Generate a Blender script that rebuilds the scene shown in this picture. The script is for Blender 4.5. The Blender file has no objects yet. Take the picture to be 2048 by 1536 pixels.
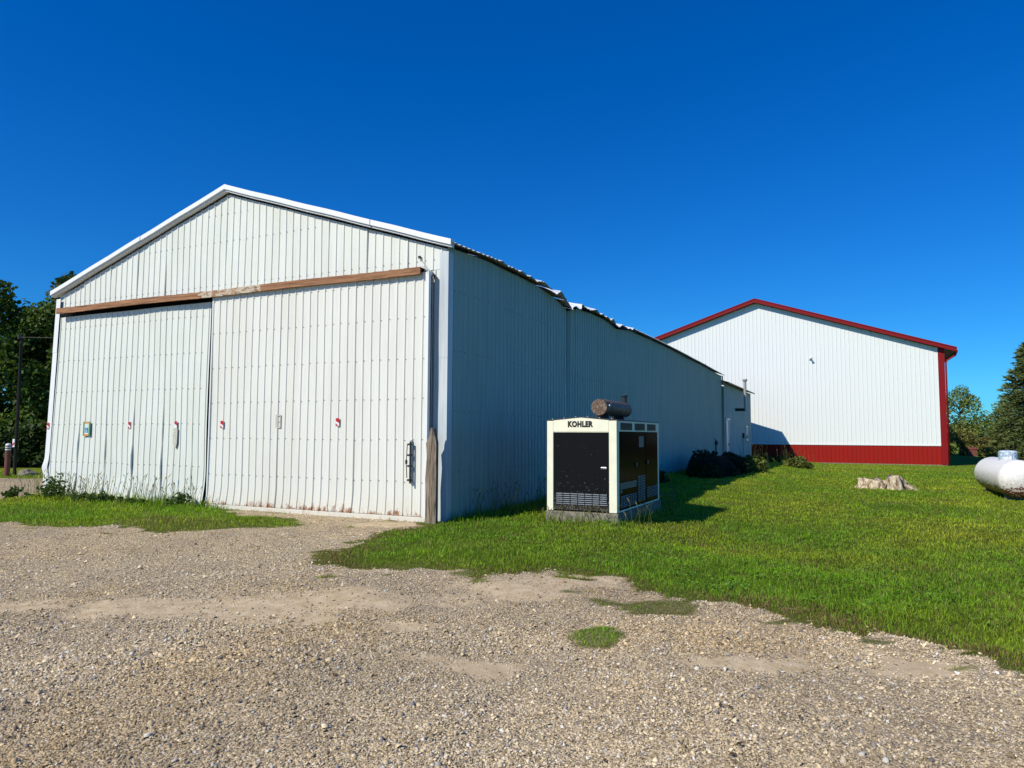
import bpy, bmesh, math, random
import numpy as np
from mathutils import Matrix, Vector

random.seed(7)
rng = np.random.default_rng(11)
scene = bpy.context.scene
col = scene.collection

# ------------------------------------------------------------------ camera
CAM = np.array([6.811, -11.434, 1.62])
YAW, PITCH, ROLL = -0.4457, 0.0702, 0.0043
_f = np.array([math.sin(YAW) * math.cos(PITCH), math.cos(YAW) * math.cos(PITCH), math.sin(PITCH)])
_r0 = np.array([math.cos(YAW), -math.sin(YAW), 0.0])
_u0 = np.cross(_r0, _f)
_r = math.cos(ROLL) * _r0 + math.sin(ROLL) * _u0
_u = -math.sin(ROLL) * _r0 + math.cos(ROLL) * _u0
cam_data = bpy.data.cameras.new('camera')
cam_data.sensor_width = 36.0
cam_data.lens = 36.0 * 1422.56 / 2048.0
cam_data.clip_start = 0.05
cam_data.clip_end = 3000.0
cam = bpy.data.objects.new('camera', cam_data)
col.objects.link(cam)
cam.matrix_world = Matrix(((_r[0], _u[0], -_f[0], CAM[0]), (_r[1], _u[1], -_f[1], CAM[1]),
                           (_r[2], _u[2], -_f[2], CAM[2]), (0, 0, 0, 1)))
scene.camera = cam

# ------------------------------------------------------------------ sky and sun
SUN_DIR = Vector((-0.56, -1.05, 1.0)).normalized()      # towards the sun
SUN_EL = math.asin(SUN_DIR.z)
world = bpy.data.worlds.new('World')
scene.world = world
world.use_nodes = True
wn = world.node_tree
for n in list(wn.nodes):
    wn.nodes.remove(n)
sky = wn.nodes.new('ShaderNodeTexSky')
sky.sky_type = 'NISHITA'
sky.sun_disc = False
sky.sun_elevation = SUN_EL
sky.sun_rotation = math.atan2(SUN_DIR.x, SUN_DIR.y)
sky.altitude = 250.0
sky.air_density = 1.0
sky.dust_density = 0.0
sky.ozone_density = 3.0
hsv = wn.nodes.new('ShaderNodeHueSaturation')
hsv.inputs['Saturation'].default_value = 1.44
hsv.inputs['Value'].default_value = 1.0
bg = wn.nodes.new('ShaderNodeBackground')
bg.inputs['Strength'].default_value = 0.085
out = wn.nodes.new('ShaderNodeOutputWorld')
wn.links.new(sky.outputs[0], hsv.inputs['Color'])
tintn = wn.nodes.new('ShaderNodeMix')
tintn.data_type = 'RGBA'
tintn.blend_type = 'MULTIPLY'
tintn.inputs[0].default_value = 1.0
tintn.inputs[7].default_value = (0.28, 1.10, 1.88, 1.0)
gam = wn.nodes.new('ShaderNodeGamma')
gam.inputs['Gamma'].default_value = 0.86
wn.links.new(hsv.outputs[0], gam.inputs['Color'])
wn.links.new(gam.outputs[0], tintn.inputs[6])
wn.links.new(tintn.outputs[2], bg.inputs['Color'])
wn.links.new(bg.outputs[0], out.inputs['Surface'])

sun_data = bpy.data.lights.new('sun', 'SUN')
sun_data.energy = 4.7
sun_data.angle = math.radians(0.5)
sun_data.color = (1.0, 0.93, 0.79)
sun = bpy.data.objects.new('sun', sun_data)
col.objects.link(sun)
sun.rotation_euler = SUN_DIR.to_track_quat('Z', 'Y').to_euler()
sun.location = (-20, -40, 40)

vs = scene.view_settings
vs.view_transform = 'Standard'
vs.look = 'None'
vs.exposure = 0.0
vs.gamma = 1.0
vs.use_curve_mapping = False
scene.cycles.max_bounces = 4
scene.cycles.diffuse_bounces = 1
scene.cycles.glossy_bounces = 3
scene.cycles.transparent_max_bounces = 4
scene.cycles.use_denoising = True
scene.cycles.denoiser = 'OPENIMAGEDENOISE'
scene.cycles.denoising_input_passes = 'RGB_ALBEDO_NORMAL'
scene.cycles.denoising_prefilter = 'ACCURATE'


# ------------------------------------------------------------------ helpers
def smooth(a, b, x):
    t = np.clip((np.asarray(x, float) - a) / (b - a), 0, 1)
    return t * t * (3 - 2 * t)


def ground_z(x, y):
    return -0.2 * smooth(2.8, 5, x) * smooth(-5, 2, y) - 0.25 * smooth(18, 46, y) * smooth(0, 4, x)


def _hash(ix, iy, seed):
    h = (ix.astype(np.int64) * 374761393 + iy.astype(np.int64) * 668265263 + seed * 974711) & 0x7fffffff
    h = ((h ^ (h >> 13)) * 1274126177) & 0x7fffffff
    return ((h ^ (h >> 16)) & 0xffff) / 65535.0


def vnoise(x, y, seed=0):
    x = np.asarray(x, float); y = np.asarray(y, float)
    ix = np.floor(x); iy = np.floor(y)
    fx = x - ix; fy = y - iy
    fx = fx * fx * (3 - 2 * fx); fy = fy * fy * (3 - 2 * fy)
    a = _hash(ix, iy, seed); b = _hash(ix + 1, iy, seed)
    c = _hash(ix, iy + 1, seed); d = _hash(ix + 1, iy + 1, seed)
    return (a * (1 - fx) + b * fx) * (1 - fy) + (c * (1 - fx) + d * fx) * fy


def fbm(x, y, seed=0, o=4):
    s = 0; a = 0.5; t = 0
    for k in range(o):
        s = s + a * vnoise(x * 2 ** k, y * 2 ** k, seed + k); t += a; a *= 0.5
    return s / t


def in_poly(x, y, poly):
    x = np.asarray(x, float); y = np.asarray(y, float)
    inside = np.zeros(x.shape, bool)
    n = len(poly)
    for i in range(n):
        x0, y0 = poly[i]; x1, y1 = poly[(i + 1) % n]
        if y0 == y1:
            continue
        c = ((y0 > y) != (y1 > y)) & (x < (x1 - x0) * (y - y0) / (y1 - y0) + x0)
        inside ^= c
    return inside


def mat(name):
    m = bpy.data.materials.new(name)
    m.use_nodes = True
    nt = m.node_tree
    return m, nt, nt.nodes['Principled BSDF']


def N(nt, kind, **kw):
    n = nt.nodes.new(kind)
    for k, v in kw.items():
        if k.startswith('i_'):
            n.inputs[k[2:].replace('_', ' ')].default_value = v
        else:
            setattr(n, k, v)
    return n


def ramp(nt, src, stops, interp='LINEAR'):
    r = nt.nodes.new('ShaderNodeValToRGB')
    r.color_ramp.interpolation = interp
    e = r.color_ramp.elements
    while len(e) < len(stops):
        e.new(0.5)
    for k, (p, c) in enumerate(stops):
        e[k].position = p
        e[k].color = (c[0], c[1], c[2], 1) if hasattr(c, '__len__') else (c, c, c, 1)
    nt.links.new(src, r.inputs[0])
    return r.outputs[0]


def mixc(nt, fac, a, b, blend='MIX'):
    m = nt.nodes.new('ShaderNodeMix')
    m.data_type = 'RGBA'
    m.blend_type = blend
    for sock, v in ((m.inputs[0], fac), (m.inputs[6], a), (m.inputs[7], b)):
        if isinstance(v, bpy.types.NodeSocket):
            nt.links.new(v, sock)
        elif hasattr(v, '__len__'):
            sock.default_value = (v[0], v[1], v[2], 1)
        else:
            sock.default_value = v
    return m.outputs[2]


def math_n(nt, op, a, b=None, clamp=False):
    m = nt.nodes.new('ShaderNodeMath')
    m.operation = op
    m.use_clamp = clamp
    for k, v in enumerate((a, b)):
        if v is None:
            continue
        if isinstance(v, bpy.types.NodeSocket):
            nt.links.new(v, m.inputs[k])
        else:
            m.inputs[k].default_value = v
    return m.outputs[0]


def pos(nt):
    g = nt.nodes.new('ShaderNodeNewGeometry')
    return g.outputs['Position']


def scaled_pos(nt, s):
    m = nt.nodes.new('ShaderNodeVectorMath')
    m.operation = 'MULTIPLY'
    nt.links.new(pos(nt), m.inputs[0])
    m.inputs[1].default_value = s
    return m.outputs[0]


def noise(nt, vec, scale, detail=4, rough=0.55):
    n = nt.nodes.new('ShaderNodeTexNoise')
    n.inputs['Scale'].default_value = scale
    n.inputs['Detail'].default_value = detail
    n.inputs['Roughness'].default_value = rough
    nt.links.new(vec, n.inputs['Vector'])
    return n.outputs['Fac']


def bump(nt, bsdf, h, strength=0.3, dist=0.01):
    b = nt.nodes.new('ShaderNodeBump')
    b.inputs['Strength'].default_value = strength
    b.inputs['Distance'].default_value = dist
    nt.links.new(h, b.inputs['Height'])
    nt.links.new(b.outputs[0], bsdf.inputs['Normal'])


# ------------------------------------------------------------------ materials
def steel_mat(name, base, dirty, rough=0.42, rust_z=None, streak=0.35, rust_top=0.3, spec=0.35):
    m, nt, b = mat(name)
    n1 = noise(nt, scaled_pos(nt, (1.3, 1.3, 0.25)), 2.2, 5)
    n2 = noise(nt, scaled_pos(nt, (14, 14, 0.7)), 1.0, 3)
    f = math_n(nt, 'MULTIPLY', ramp(nt, n1, [(0.42, 0), (0.72, 1)]), streak)
    c = mixc(nt, f, base, dirty)
    f2 = math_n(nt, 'MULTIPLY', ramp(nt, n2, [(0.5, 0), (0.8, 1)]), streak * 0.6)
    c = mixc(nt, f2, c, [v * 0.82 for v in dirty])
    if rust_z is not None:
        sep = nt.nodes.new('ShaderNodeSeparateXYZ')
        nt.links.new(pos(nt), sep.inputs[0])
        h = math_n(nt, 'SUBTRACT', 1.0, math_n(nt, 'DIVIDE', math_n(nt, 'SUBTRACT', sep.outputs[2], rust_z), rust_top), True)
        n3 = noise(nt, scaled_pos(nt, (1, 1, 0.55)), 9.0, 6, 0.7)
        n4 = noise(nt, pos(nt), 1.1, 2)
        k = math_n(nt, 'ADD', math_n(nt, 'MULTIPLY', h, 0.42), math_n(nt, 'MULTIPLY', n3, 0.62))
        k = math_n(nt, 'ADD', k, math_n(nt, 'MULTIPLY', n4, 0.22))
        k = ramp(nt, k, [(0.765, 0), (0.87, 1)])
        k = math_n(nt, 'MULTIPLY', k, ramp(nt, h, [(0.0, 0), (0.25, 1)]))
        tan = math_n(nt, 'MULTIPLY', ramp(nt, h, [(0.1, 0), (1.0, 1)]), 0.33)
        c = mixc(nt, tan, c, (0.60, 0.50, 0.34))
        c = mixc(nt, k, c, (0.27, 0.115, 0.04))
    nt.links.new(c, b.inputs['Base Color'])
    b.inputs['Roughness'].default_value = rough
    b.inputs['Specular IOR Level'].default_value = spec
    return m


M = {}
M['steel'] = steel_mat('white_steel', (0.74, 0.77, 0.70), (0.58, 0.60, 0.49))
M['steel_shaded'] = steel_mat('white_steel_shaded', (0.35, 0.48, 0.42), (0.28, 0.39, 0.34), 0.45, streak=0.5, spec=0.2)  # white barn steel with the long wall's shade darkened into its colour
M['steel_door'] = steel_mat('white_steel_door', (0.76, 0.77, 0.70), (0.62, 0.61, 0.50), 0.42, rust_z=0.08, rust_top=0.5)
M['steel_rail'] = steel_mat('white_rail', (0.74, 0.73, 0.64), (0.62, 0.58, 0.45), 0.5, rust_z=-0.1, rust_top=0.5)
M['trim'] = steel_mat('white_trim', (0.80, 0.83, 0.82), (0.66, 0.70, 0.70), 0.38, streak=0.25)
M['galv'] = steel_mat('galvanised_trim', (0.60, 0.66, 0.68), (0.40, 0.45, 0.47), 0.4, streak=0.9)
M['white2'] = steel_mat('new_white_steel', (0.78, 0.815, 0.80), (0.74, 0.78, 0.77), 0.36, streak=0.15)
M['red'] = steel_mat('red_steel', (0.31, 0.013, 0.009), (0.25, 0.016, 0.010), 0.5, streak=0.4, spec=0.15)
M['red_trim'] = steel_mat('red_trim', (0.23, 0.010, 0.012), (0.19, 0.010, 0.010), 0.4, streak=0.2, spec=0.2)
M['steel_old'] = steel_mat('old_grey_steel', (0.58, 0.60, 0.54), (0.44, 0.46, 0.41), 0.4, streak=0.9)


def plain(name, c, rough=0.5, metal=0.0, spec=None, var=0.0, vs=6.0):
    m, nt, b = mat(name)
    if var:
        n1 = noise(nt, pos(nt), vs, 5)
        cc = mixc(nt, ramp(nt, n1, [(0.3, 0), (0.7, 1)]), [v * (1 - var) for v in c], [min(1, v * (1 + var)) for v in c])
        nt.links.new(cc, b.inputs['Base Color'])
    else:
        b.inputs['Base Color'].default_value = (*c, 1)
    b.inputs['Roughness'].default_value = rough
    b.inputs['Metallic'].default_value = metal
    if spec is not None:
        b.inputs['Specular IOR Level'].default_value = spec
    return m


M['dark'] = plain('dark_interior', (0.012, 0.012, 0.012), 0.9)
M['screw'] = plain('screw_metal', (0.16, 0.17, 0.17), 0.5, 0.4)
M['iron'] = plain('dark_iron', (0.035, 0.04, 0.042), 0.55, 0.5, var=0.3)
M['iron_pale'] = plain('worn_iron', (0.42, 0.43, 0.42), 0.5, 0.3, var=0.3)  # paler grey iron for the latch plate, bolts and cable
M['cream'] = plain('cream_paint', (0.88, 0.865, 0.66), 0.5, var=0.05, spec=0.1)
M['olive'] = M['cream']
M['black_panel'] = None
M['vent'] = plain('vent_grey', (0.22, 0.26, 0.32), 0.45, 0.2, var=0.2)
M['slot'] = plain('vent_slot_silver', (0.40, 0.44, 0.48), 0.4, 0.2)
M['letter'] = plain('black_lettering', (0.008, 0.008, 0.008), 0.6)
M['latch'] = plain('latch_metal', (0.45, 0.45, 0.43), 0.35, 0.7)
M['tape_red'] = plain('red_reflector', (0.50, 0.01, 0.015), 0.35)
M['tape_white'] = plain('white_reflector', (0.80, 0.80, 0.80), 0.35)
M['tape_green'] = plain('green_tape', (0.03, 0.36, 0.09), 0.5, var=0.2)
M['tape_orange'] = plain('orange_tape', (0.70, 0.30, 0.10), 0.5, var=0.2)
M['paper'] = plain('white_paper', (0.80, 0.83, 0.86), 0.6)
M['sign_blue'] = plain('sign_blue', (0.02, 0.20, 0.48), 0.5)
M['resid'] = plain('glue_residue', (0.52, 0.50, 0.42), 0.8, var=0.3, vs=40)
M['concrete'] = plain('concrete', (0.20, 0.185, 0.135), 0.9, var=0.5, vs=18)
M['pipe'] = plain('flue_steel', (0.42, 0.42, 0.40), 0.45, 0.3)
M['glass'] = plain('window_glass', (0.03, 0.04, 0.05), 0.08)
M['wire'] = plain('wire_black', (0.02, 0.02, 0.02), 0.6)
M['bollard'] = plain('bollard_brown', (0.16, 0.05, 0.035), 0.6, var=0.25)
M['pole'] = plain('pole_wood', (0.014, 0.012, 0.010), 0.85, var=0.3)
M['asphalt'] = plain('roof_dark', (0.03, 0.03, 0.03), 0.6)
M['label'] = plain('pale_label', (0.10, 0.12, 0.11), 0.6, var=0.5, vs=50)


def panel_mat(name, c, rough, speck, spec=0.5):
    m, nt, b = mat(name)
    sep = nt.nodes.new('ShaderNodeSeparateXYZ')
    nt.links.new(pos(nt), sep.inputs[0])
    n1 = noise(nt, pos(nt), 42.0, 2, 0.4)
    h = math_n(nt, 'SUBTRACT', 1.0, math_n(nt, 'DIVIDE', math_n(nt, 'SUBTRACT', sep.outputs[2], 0.2), 0.75), True)
    k = math_n(nt, 'ADD', n1, math_n(nt, 'MULTIPLY', h, 0.17))
    k = ramp(nt, k, [(0.755, 0), (0.80, 1)])
    k = math_n(nt, 'MULTIPLY', k, speck)
    cc = mixc(nt, k, c, (0.36, 0.36, 0.33))
    d = ramp(nt, h, [(0.75, 0), (0.98, 1)])
    cc = mixc(nt, math_n(nt, 'MULTIPLY', d, math_n(nt, 'MULTIPLY', noise(nt, pos(nt), 14.0), 0.9 * speck)), cc, (0.20, 0.17, 0.12))
    nt.links.new(cc, b.inputs['Base Color'])
    b.inputs['Roughness'].default_value = rough
    b.inputs['Specular IOR Level'].default_value = spec
    return m


M['front_panel'] = panel_mat('charcoal_panel', (0.008, 0.009, 0.010), 0.6, 0.55, 0.05)
M['side_panel'] = panel_mat('gloss_dark_panel', (0.006, 0.0055, 0.004), 0.16, 0.0, 0.06)
_nt = M['side_panel'].node_tree
_df = _nt.nodes.new('ShaderNodeBsdfDiffuse')
_df.inputs['Color'].default_value = (0.008, 0.0075, 0.006, 1)
_mx = _nt.nodes.new('ShaderNodeMixShader')
_mx.inputs[0].default_value = 0.72
_nt.links.new(_nt.nodes['Principled BSDF'].outputs[0], _mx.inputs[1])
_nt.links.new(_df.outputs[0], _mx.inputs[2])
_nt.links.new(_mx.outputs[0], _nt.nodes['Material Output'].inputs['Surface'])


def wood_mat(name, a, b_, scale, paint=None):
    m, nt, b = mat(name)
    n1 = noise(nt, scaled_pos(nt, scale), 1.0, 6, 0.65)
    c = ramp(nt, n1, [(0.36, a), (0.64, b_)])
    if paint:
        sep = nt.nodes.new('ShaderNodeSeparateXYZ')
        nt.links.new(pos(nt), sep.inputs[0])
        x = sep.outputs[0]
        w1 = ramp(nt, math_n(nt, 'DIVIDE', math_n(nt, 'ADD', x, 11.5), 12.0), paint)
        n2 = noise(nt, scaled_pos(nt, (3.2, 2, 11)), 1.6, 7, 0.72)
        k = ramp(nt, math_n(nt, 'ADD', n2, math_n(nt, 'MULTIPLY', w1, 0.32)), [(0.76, 0), (0.79, 1)])
        c = mixc(nt, k, c, (0.52, 0.45, 0.34))
    nt.links.new(c, b.inputs['Base Color'])
    b.inputs['Roughness'].default_value = 0.85
    bump(nt, b, n1, 0.5, 0.01)
    return m


M['plank'] = wood_mat('weathered_red_plank', (0.13, 0.055, 0.024), (0.44, 0.22, 0.105), (1.2, 20, 26),
                      [(0.0, 0.05), (0.40, 0.05), (0.45, 0.9), (0.585, 0.95), (0.60, 0.0)])
M['post'] = wood_mat('weathered_grey_post', (0.05, 0.036, 0.022), (0.34, 0.27, 0.19), (34, 34, 2.4))
M['stump'] = wood_mat('bleached_stump_wood', (0.10, 0.055, 0.025), (0.72, 0.60, 0.43), (13, 13, 3.0))
M['bark'] = wood_mat('bark', (0.04, 0.032, 0.024), (0.12, 0.095, 0.07), (5, 5, 1.2))


def rust_mat():
    m, nt, b = mat('rusty_muffler')
    n1 = noise(nt, pos(nt), 26, 6, 0.65)
    n2 = noise(nt, pos(nt), 5, 3)
    c = ramp(nt, n1, [(0.3, (0.05, 0.028, 0.018)), (0.52, (0.15, 0.095, 0.06)), (0.72, (0.42, 0.34, 0.25))])
    c = mixc(nt, ramp(nt, n2, [(0.5, 0), (0.75, 0.6)]), c, (0.18, 0.13, 0.10))
    nt.links.new(c, b.inputs['Base Color'])
    b.inputs['Roughness'].default_value = 0.6
    b.inputs['Metallic'].default_value = 0.25
    return m


M['rust'] = rust_mat()


def tank_mat():
    m, nt, b = mat('peeling_tank_paint')
    tc = nt.nodes.new('ShaderNodeTexCoord')
    sep = nt.nodes.new('ShaderNodeSeparateXYZ')
    nt.links.new(tc.outputs['Object'], sep.inputs[0])
    mp = nt.nodes.new('ShaderNodeVectorMath'); mp.operation = 'MULTIPLY'
    nt.links.new(tc.outputs['Object'], mp.inputs[0]); mp.inputs[1].default_value = (9, 2.0, 9)
    n1 = noise(nt, mp.outputs[0], 1.5, 6, 0.7)
    low = math_n(nt, 'SUBTRACT', 0.30, math_n(nt, 'DIVIDE', sep.outputs[2], 0.55), True)
    k = ramp(nt, math_n(nt, 'ADD', n1, math_n(nt, 'MULTIPLY', low, 0.34)), [(0.765, 0), (0.79, 1)])
    n2 = noise(nt, tc.outputs['Object'], 16.0, 5, 0.7)
    stain = ramp(nt, math_n(nt, 'ADD', n2, math_n(nt, 'MULTIPLY', low, 0.30)), [(0.50, 0), (0.88, 0.8)])
    c = mixc(nt, stain, (0.82, 0.81, 0.77), (0.42, 0.36, 0.30))
    c = mixc(nt, k, c, (0.13, 0.035, 0.015))
    nt.links.new(c, b.inputs['Base Color'])
    b.inputs['Roughness'].default_value = 0.45
    bump(nt, b, k, 0.4, 0.004)
    return m


M['tank'] = tank_mat()


def lid_mat():
    m, nt, b = mat('flaking_blue_lid')
    n1 = noise(nt, pos(nt), 11, 5, 0.7)
    c = ramp(nt, n1, [(0.44, (0.20, 0.34, 0.48)), (0.50, (0.42, 0.52, 0.60)), (0.58, (0.74, 0.76, 0.75))])
    nt.links.new(c, b.inputs['Base Color'])
    b.inputs['Roughness'].default_value = 0.55
    return m


M['lid'] = lid_mat()


def leaf_mat(name, attr=True, c0=(0.05, 0.09, 0.02), trans=0.35, rough=0.6):
    m, nt, b = mat(name)
    if attr:
        a = nt.nodes.new('ShaderNodeAttribute')
        a.attribute_name = 'tint'
        src = a.outputs['Color']
        nt.links.new(src, b.inputs['Base Color'])
    else:
        b.inputs['Base Color'].default_value = (*c0, 1)
    b.inputs['Roughness'].default_value = rough
    b.inputs['Specular IOR Level'].default_value = 0.25
    t = nt.nodes.new('ShaderNodeBsdfTranslucent')
    if attr:
        mm = mixc(nt, 1.0, src, (1.0, 1.1, 0.55), 'MULTIPLY')
        nt.links.new(mm, t.inputs['Color'])
    else:
        t.inputs['Color'].default_value = (*c0, 1)
    mx = nt.nodes.new('ShaderNodeMixShader')
    mx.inputs[0].default_value = trans
    nt.links.new(b.outputs[0], mx.inputs[1])
    nt.links.new(t.outputs[0], mx.inputs[2])
    nt.links.new(mx.outputs[0], nt.nodes['Material Output'].inputs['Surface'])
    return m


M['leaf'] = leaf_mat('leaf')
M['needle'] = leaf_mat('needle', trans=0.12)
M['grass'] = leaf_mat('grass_blade', trans=0.38, rough=0.5)


def stone_mat():
    m, nt, b = mat('gravel_stone')
    a = nt.nodes.new('ShaderNodeAttribute')
    a.attribute_name = 'tint'
    n1 = noise(nt, pos(nt), 90, 3)
    c = mixc(nt, 1.0, a.outputs['Color'], ramp(nt, n1, [(0.3, 0.82), (0.7, 1.08)]), 'MULTIPLY')
    nt.links.new(c, b.inputs['Base Color'])
    b.inputs['Roughness'].default_value = 0.85
    b.inputs['Specular IOR Level'].default_value = 0.3
    return m


M['stone'] = stone_mat()


def ground_mat():
    m, nt, b = mat('ground')
    p = pos(nt)
    vor = nt.nodes.new('ShaderNodeTexVoronoi'); vor.inputs['Scale'].default_value = 62.0
    nt.links.new(p, vor.inputs['Vector'])
    vor2 = nt.nodes.new('ShaderNodeTexVoronoi'); vor2.inputs['Scale'].default_value = 24.0
    nt.links.new(p, vor2.inputs['Vector'])
    bw = nt.nodes.new('ShaderNodeRGBToBW'); nt.links.new(vor.outputs['Color'], bw.inputs[0])
    stone = ramp(nt, bw.outputs[0], [(0.2, (0.22, 0.16, 0.088)), (0.5, (0.46, 0.355, 0.21)), (0.8, (0.66, 0.53, 0.335)), (0.95, (0.80, 0.69, 0.49))])
    n1 = noise(nt, p, 0.55, 5)
    n1b = noise(nt, p, 3.0, 5)
    stone = mixc(nt, math_n(nt, 'MULTIPLY', ramp(nt, n1, [(0.45, 0), (0.66, 1)]), 0.55), stone, (0.30, 0.235, 0.16))
    stone = mixc(nt, math_n(nt, 'MULTIPLY', ramp(nt, n1b, [(0.5, 0), (0.7, 1)]), 0.35), stone, (0.22, 0.20, 0.175))
    dirt = ramp(nt, noise(nt, p, 7, 6, 0.6), [(0.3, (0.43, 0.32, 0.18)), (0.7, (0.64, 0.515, 0.335))])
    da = nt.nodes.new('ShaderNodeAttribute'); da.attribute_name = 'dirt'
    ga = nt.nodes.new('ShaderNodeAttribute'); ga.attribute_name = 'grass'
    dk = ramp(nt, math_n(nt, 'ADD', da.outputs['Fac'], math_n(nt, 'MULTIPLY', math_n(nt, 'SUBTRACT', noise(nt, p, 9, 5, 0.7), 0.5), 0.9)), [(0.4, 0), (0.62, 1)])
    c = mixc(nt, dk, stone, dirt)
    # grass seen from afar
    gn = noise(nt, p, 0.35, 4)
    gn2 = noise(nt, p, 14.0, 5, 0.75)
    far = ramp(nt, gn, [(0.35, (0.15, 0.22, 0.012)), (0.6, (0.24, 0.27, 0.018)), (0.75, (0.29, 0.28, 0.03))])
    far = mixc(nt, ramp(nt, gn2, [(0.35, 0.65), (0.65, 0)]), far, (0.06, 0.10, 0.008))
    soil = mixc(nt, noise(nt, p, 30, 4), (0.07, 0.085, 0.012), (0.12, 0.14, 0.02))
    cd = nt.nodes.new('ShaderNodeVectorMath'); cd.operation = 'DISTANCE'
    nt.links.new(p, cd.inputs[0]); cd.inputs[1].default_value = (6.8, -11.4, 0)
    farf = ramp(nt, math_n(nt, 'DIVIDE', cd.outputs['Value'], 50.0), [(0.25, 0), (0.6, 1)])
    gcol = mixc(nt, farf, soil, far)
    gk = ramp(nt, ga.outputs['Fac'], [(0.35, 0), (0.7, 1)])
    c = mixc(nt, gk, c, gcol)
    nt.links.new(c, b.inputs['Base Color'])
    b.inputs['Roughness'].default_value = 0.95
    b.inputs['Specular IOR Level'].default_value = 0.15
    d1 = math_n(nt, 'SUBTRACT', 0.7, vor.outputs['Distance'])
    d2 = math_n(nt, 'SUBTRACT', 0.7, vor2.outputs['Distance'])
    h = math_n(nt, 'ADD', math_n(nt, 'MULTIPLY', d1, 0.5), math_n(nt, 'MULTIPLY', d2, 0.5))
    h = math_n(nt, 'MULTIPLY', h, math_n(nt, 'SUBTRACT', 1.0, math_n(nt, 'MULTIPLY', dk, 0.75)))
    h = math_n(nt, 'ADD', h, math_n(nt, 'MULTIPLY', noise(nt, p, 4, 5), 0.6))
    bump(nt, b, h, 0.9, 0.022)
    return m


M['ground'] = ground_mat()


# ------------------------------------------------------------------ object builders
class MB:
    """collects faces for one mesh"""
    def __init__(s):
        s.v = []; s.f = []

    def add(s, vs, fs):
        o = len(s.v)
        s.v += [tuple(float(c) for c in p) for p in vs]
        s.f += [tuple(i + o for i in f) for f in fs]
        return s

    def box(s, x0, x1, y0, y1, z0, z1):
        return s.add([(x0, y0, z0), (x1, y0, z0), (x1, y1, z0), (x0, y1, z0), (x0, y0, z1), (x1, y0, z1), (x1, y1, z1), (x0, y1, z1)],
                     [(0, 3, 2, 1), (4, 5, 6, 7), (0, 1, 5, 4), (1, 2, 6, 5), (2, 3, 7, 6), (3, 0, 4, 7)])

    def hexa(s, p):   # eight points, bottom ring then top ring
        return s.add(p, [(0, 3, 2, 1), (4, 5, 6, 7), (0, 1, 5, 4), (1, 2, 6, 5), (2, 3, 7, 6), (3, 0, 4, 7)])

    def tube(s, pts, radii, n=8, cap=True):
        pts = [Vector(p) for p in pts]
        if not hasattr(radii, '__len__'):
            radii = [radii] * len(pts)
        rings = []
        ref = None
        for k, p in enumerate(pts):
            d = (pts[min(k + 1, len(pts) - 1)] - pts[max(k - 1, 0)]).normalized()
            if ref is None:
                ref = Vector((0, 0, 1)) if abs(d.z) < 0.9 else Vector((1, 0, 0))
            a = d.cross(ref).normalized(); b = d.cross(a).normalized()
            ref = -b
            rings.append([p + (a * math.cos(t) + b * math.sin(t)) * radii[k] for t in [2 * math.pi * i / n for i in range(n)]])
        vs = [q for r in rings for q in r]
        fs = []
        for k in range(len(pts) - 1):
            for i in range(n):
                fs.append((k * n + i, k * n + (i + 1) % n, (k + 1) * n + (i + 1) % n, (k + 1) * n + i))
        if cap:
            fs.append(tuple(reversed(range(n))))
            fs.append(tuple(range((len(pts) - 1) * n, len(pts) * n)))
        return s.add(vs, fs)

    def build(s, name, m, parent=None, smooth=False, bevel=0.0):
        me = bpy.data.meshes.new(name)
        me.from_pydata(s.v, [], s.f)
        if smooth:
            me.polygons.foreach_set('use_smooth', [True] * len(me.polygons))
        me.materials.append(m)
        me.update()
        o = bpy.data.objects.new(name, me)
        col.objects.link(o)
        if parent:
            o.parent = parent
        if bevel:
            bv = o.modifiers.new('bevel', 'BEVEL'); bv.width = bevel; bv.segments = 2; bv.limit_method = 'ANGLE'
        return o


def tag(o, label, cat, group=None, kind=None):
    if label:
        o['label'] = label
    if cat:
        o['category'] = cat
    if group:
        o['group'] = group
    if kind:
        o['kind'] = kind
    return o


def thing(name, label, cat, loc=(0, 0, 0), group=None, rz=0.0):
    o = bpy.data.objects.new(name, None)
    col.objects.link(o)
    o.location = loc
    o.rotation_euler = (0, 0, rz)
    o.empty_display_size = 0.3
    return tag(o, label, cat, group)


def big_mesh(name, co, tri, m, tint=None, parent=None, smooth=False):
    """numpy triangles -> one mesh object, with an optional per-vertex tint"""
    me = bpy.data.meshes.new(name)
    nv, nf = len(co), len(tri)
    me.vertices.add(nv)
    me.vertices.foreach_set('co', np.ascontiguousarray(co, np.float32).ravel())
    me.loops.add(nf * 3)
    me.loops.foreach_set('vertex_index', np.ascontiguousarray(tri, np.int32).ravel())
    me.polygons.add(nf)
    me.polygons.foreach_set('loop_start', np.arange(0, nf * 3, 3, dtype=np.int32))
    if smooth:
        me.polygons.foreach_set('use_smooth', np.ones(nf, bool))
    me.update(calc_edges=True)
    if tint is not None:
        a = me.color_attributes.new('tint', 'FLOAT_COLOR', 'POINT')
        a.data.foreach_set('color', np.ascontiguousarray(np.c_[tint, np.ones(len(tint))], np.float32).ravel())
    me.materials.append(m)
    o = bpy.data.objects.new(name, me)
    col.objects.link(o)
    if parent:
        o.parent = parent
    return o


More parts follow.
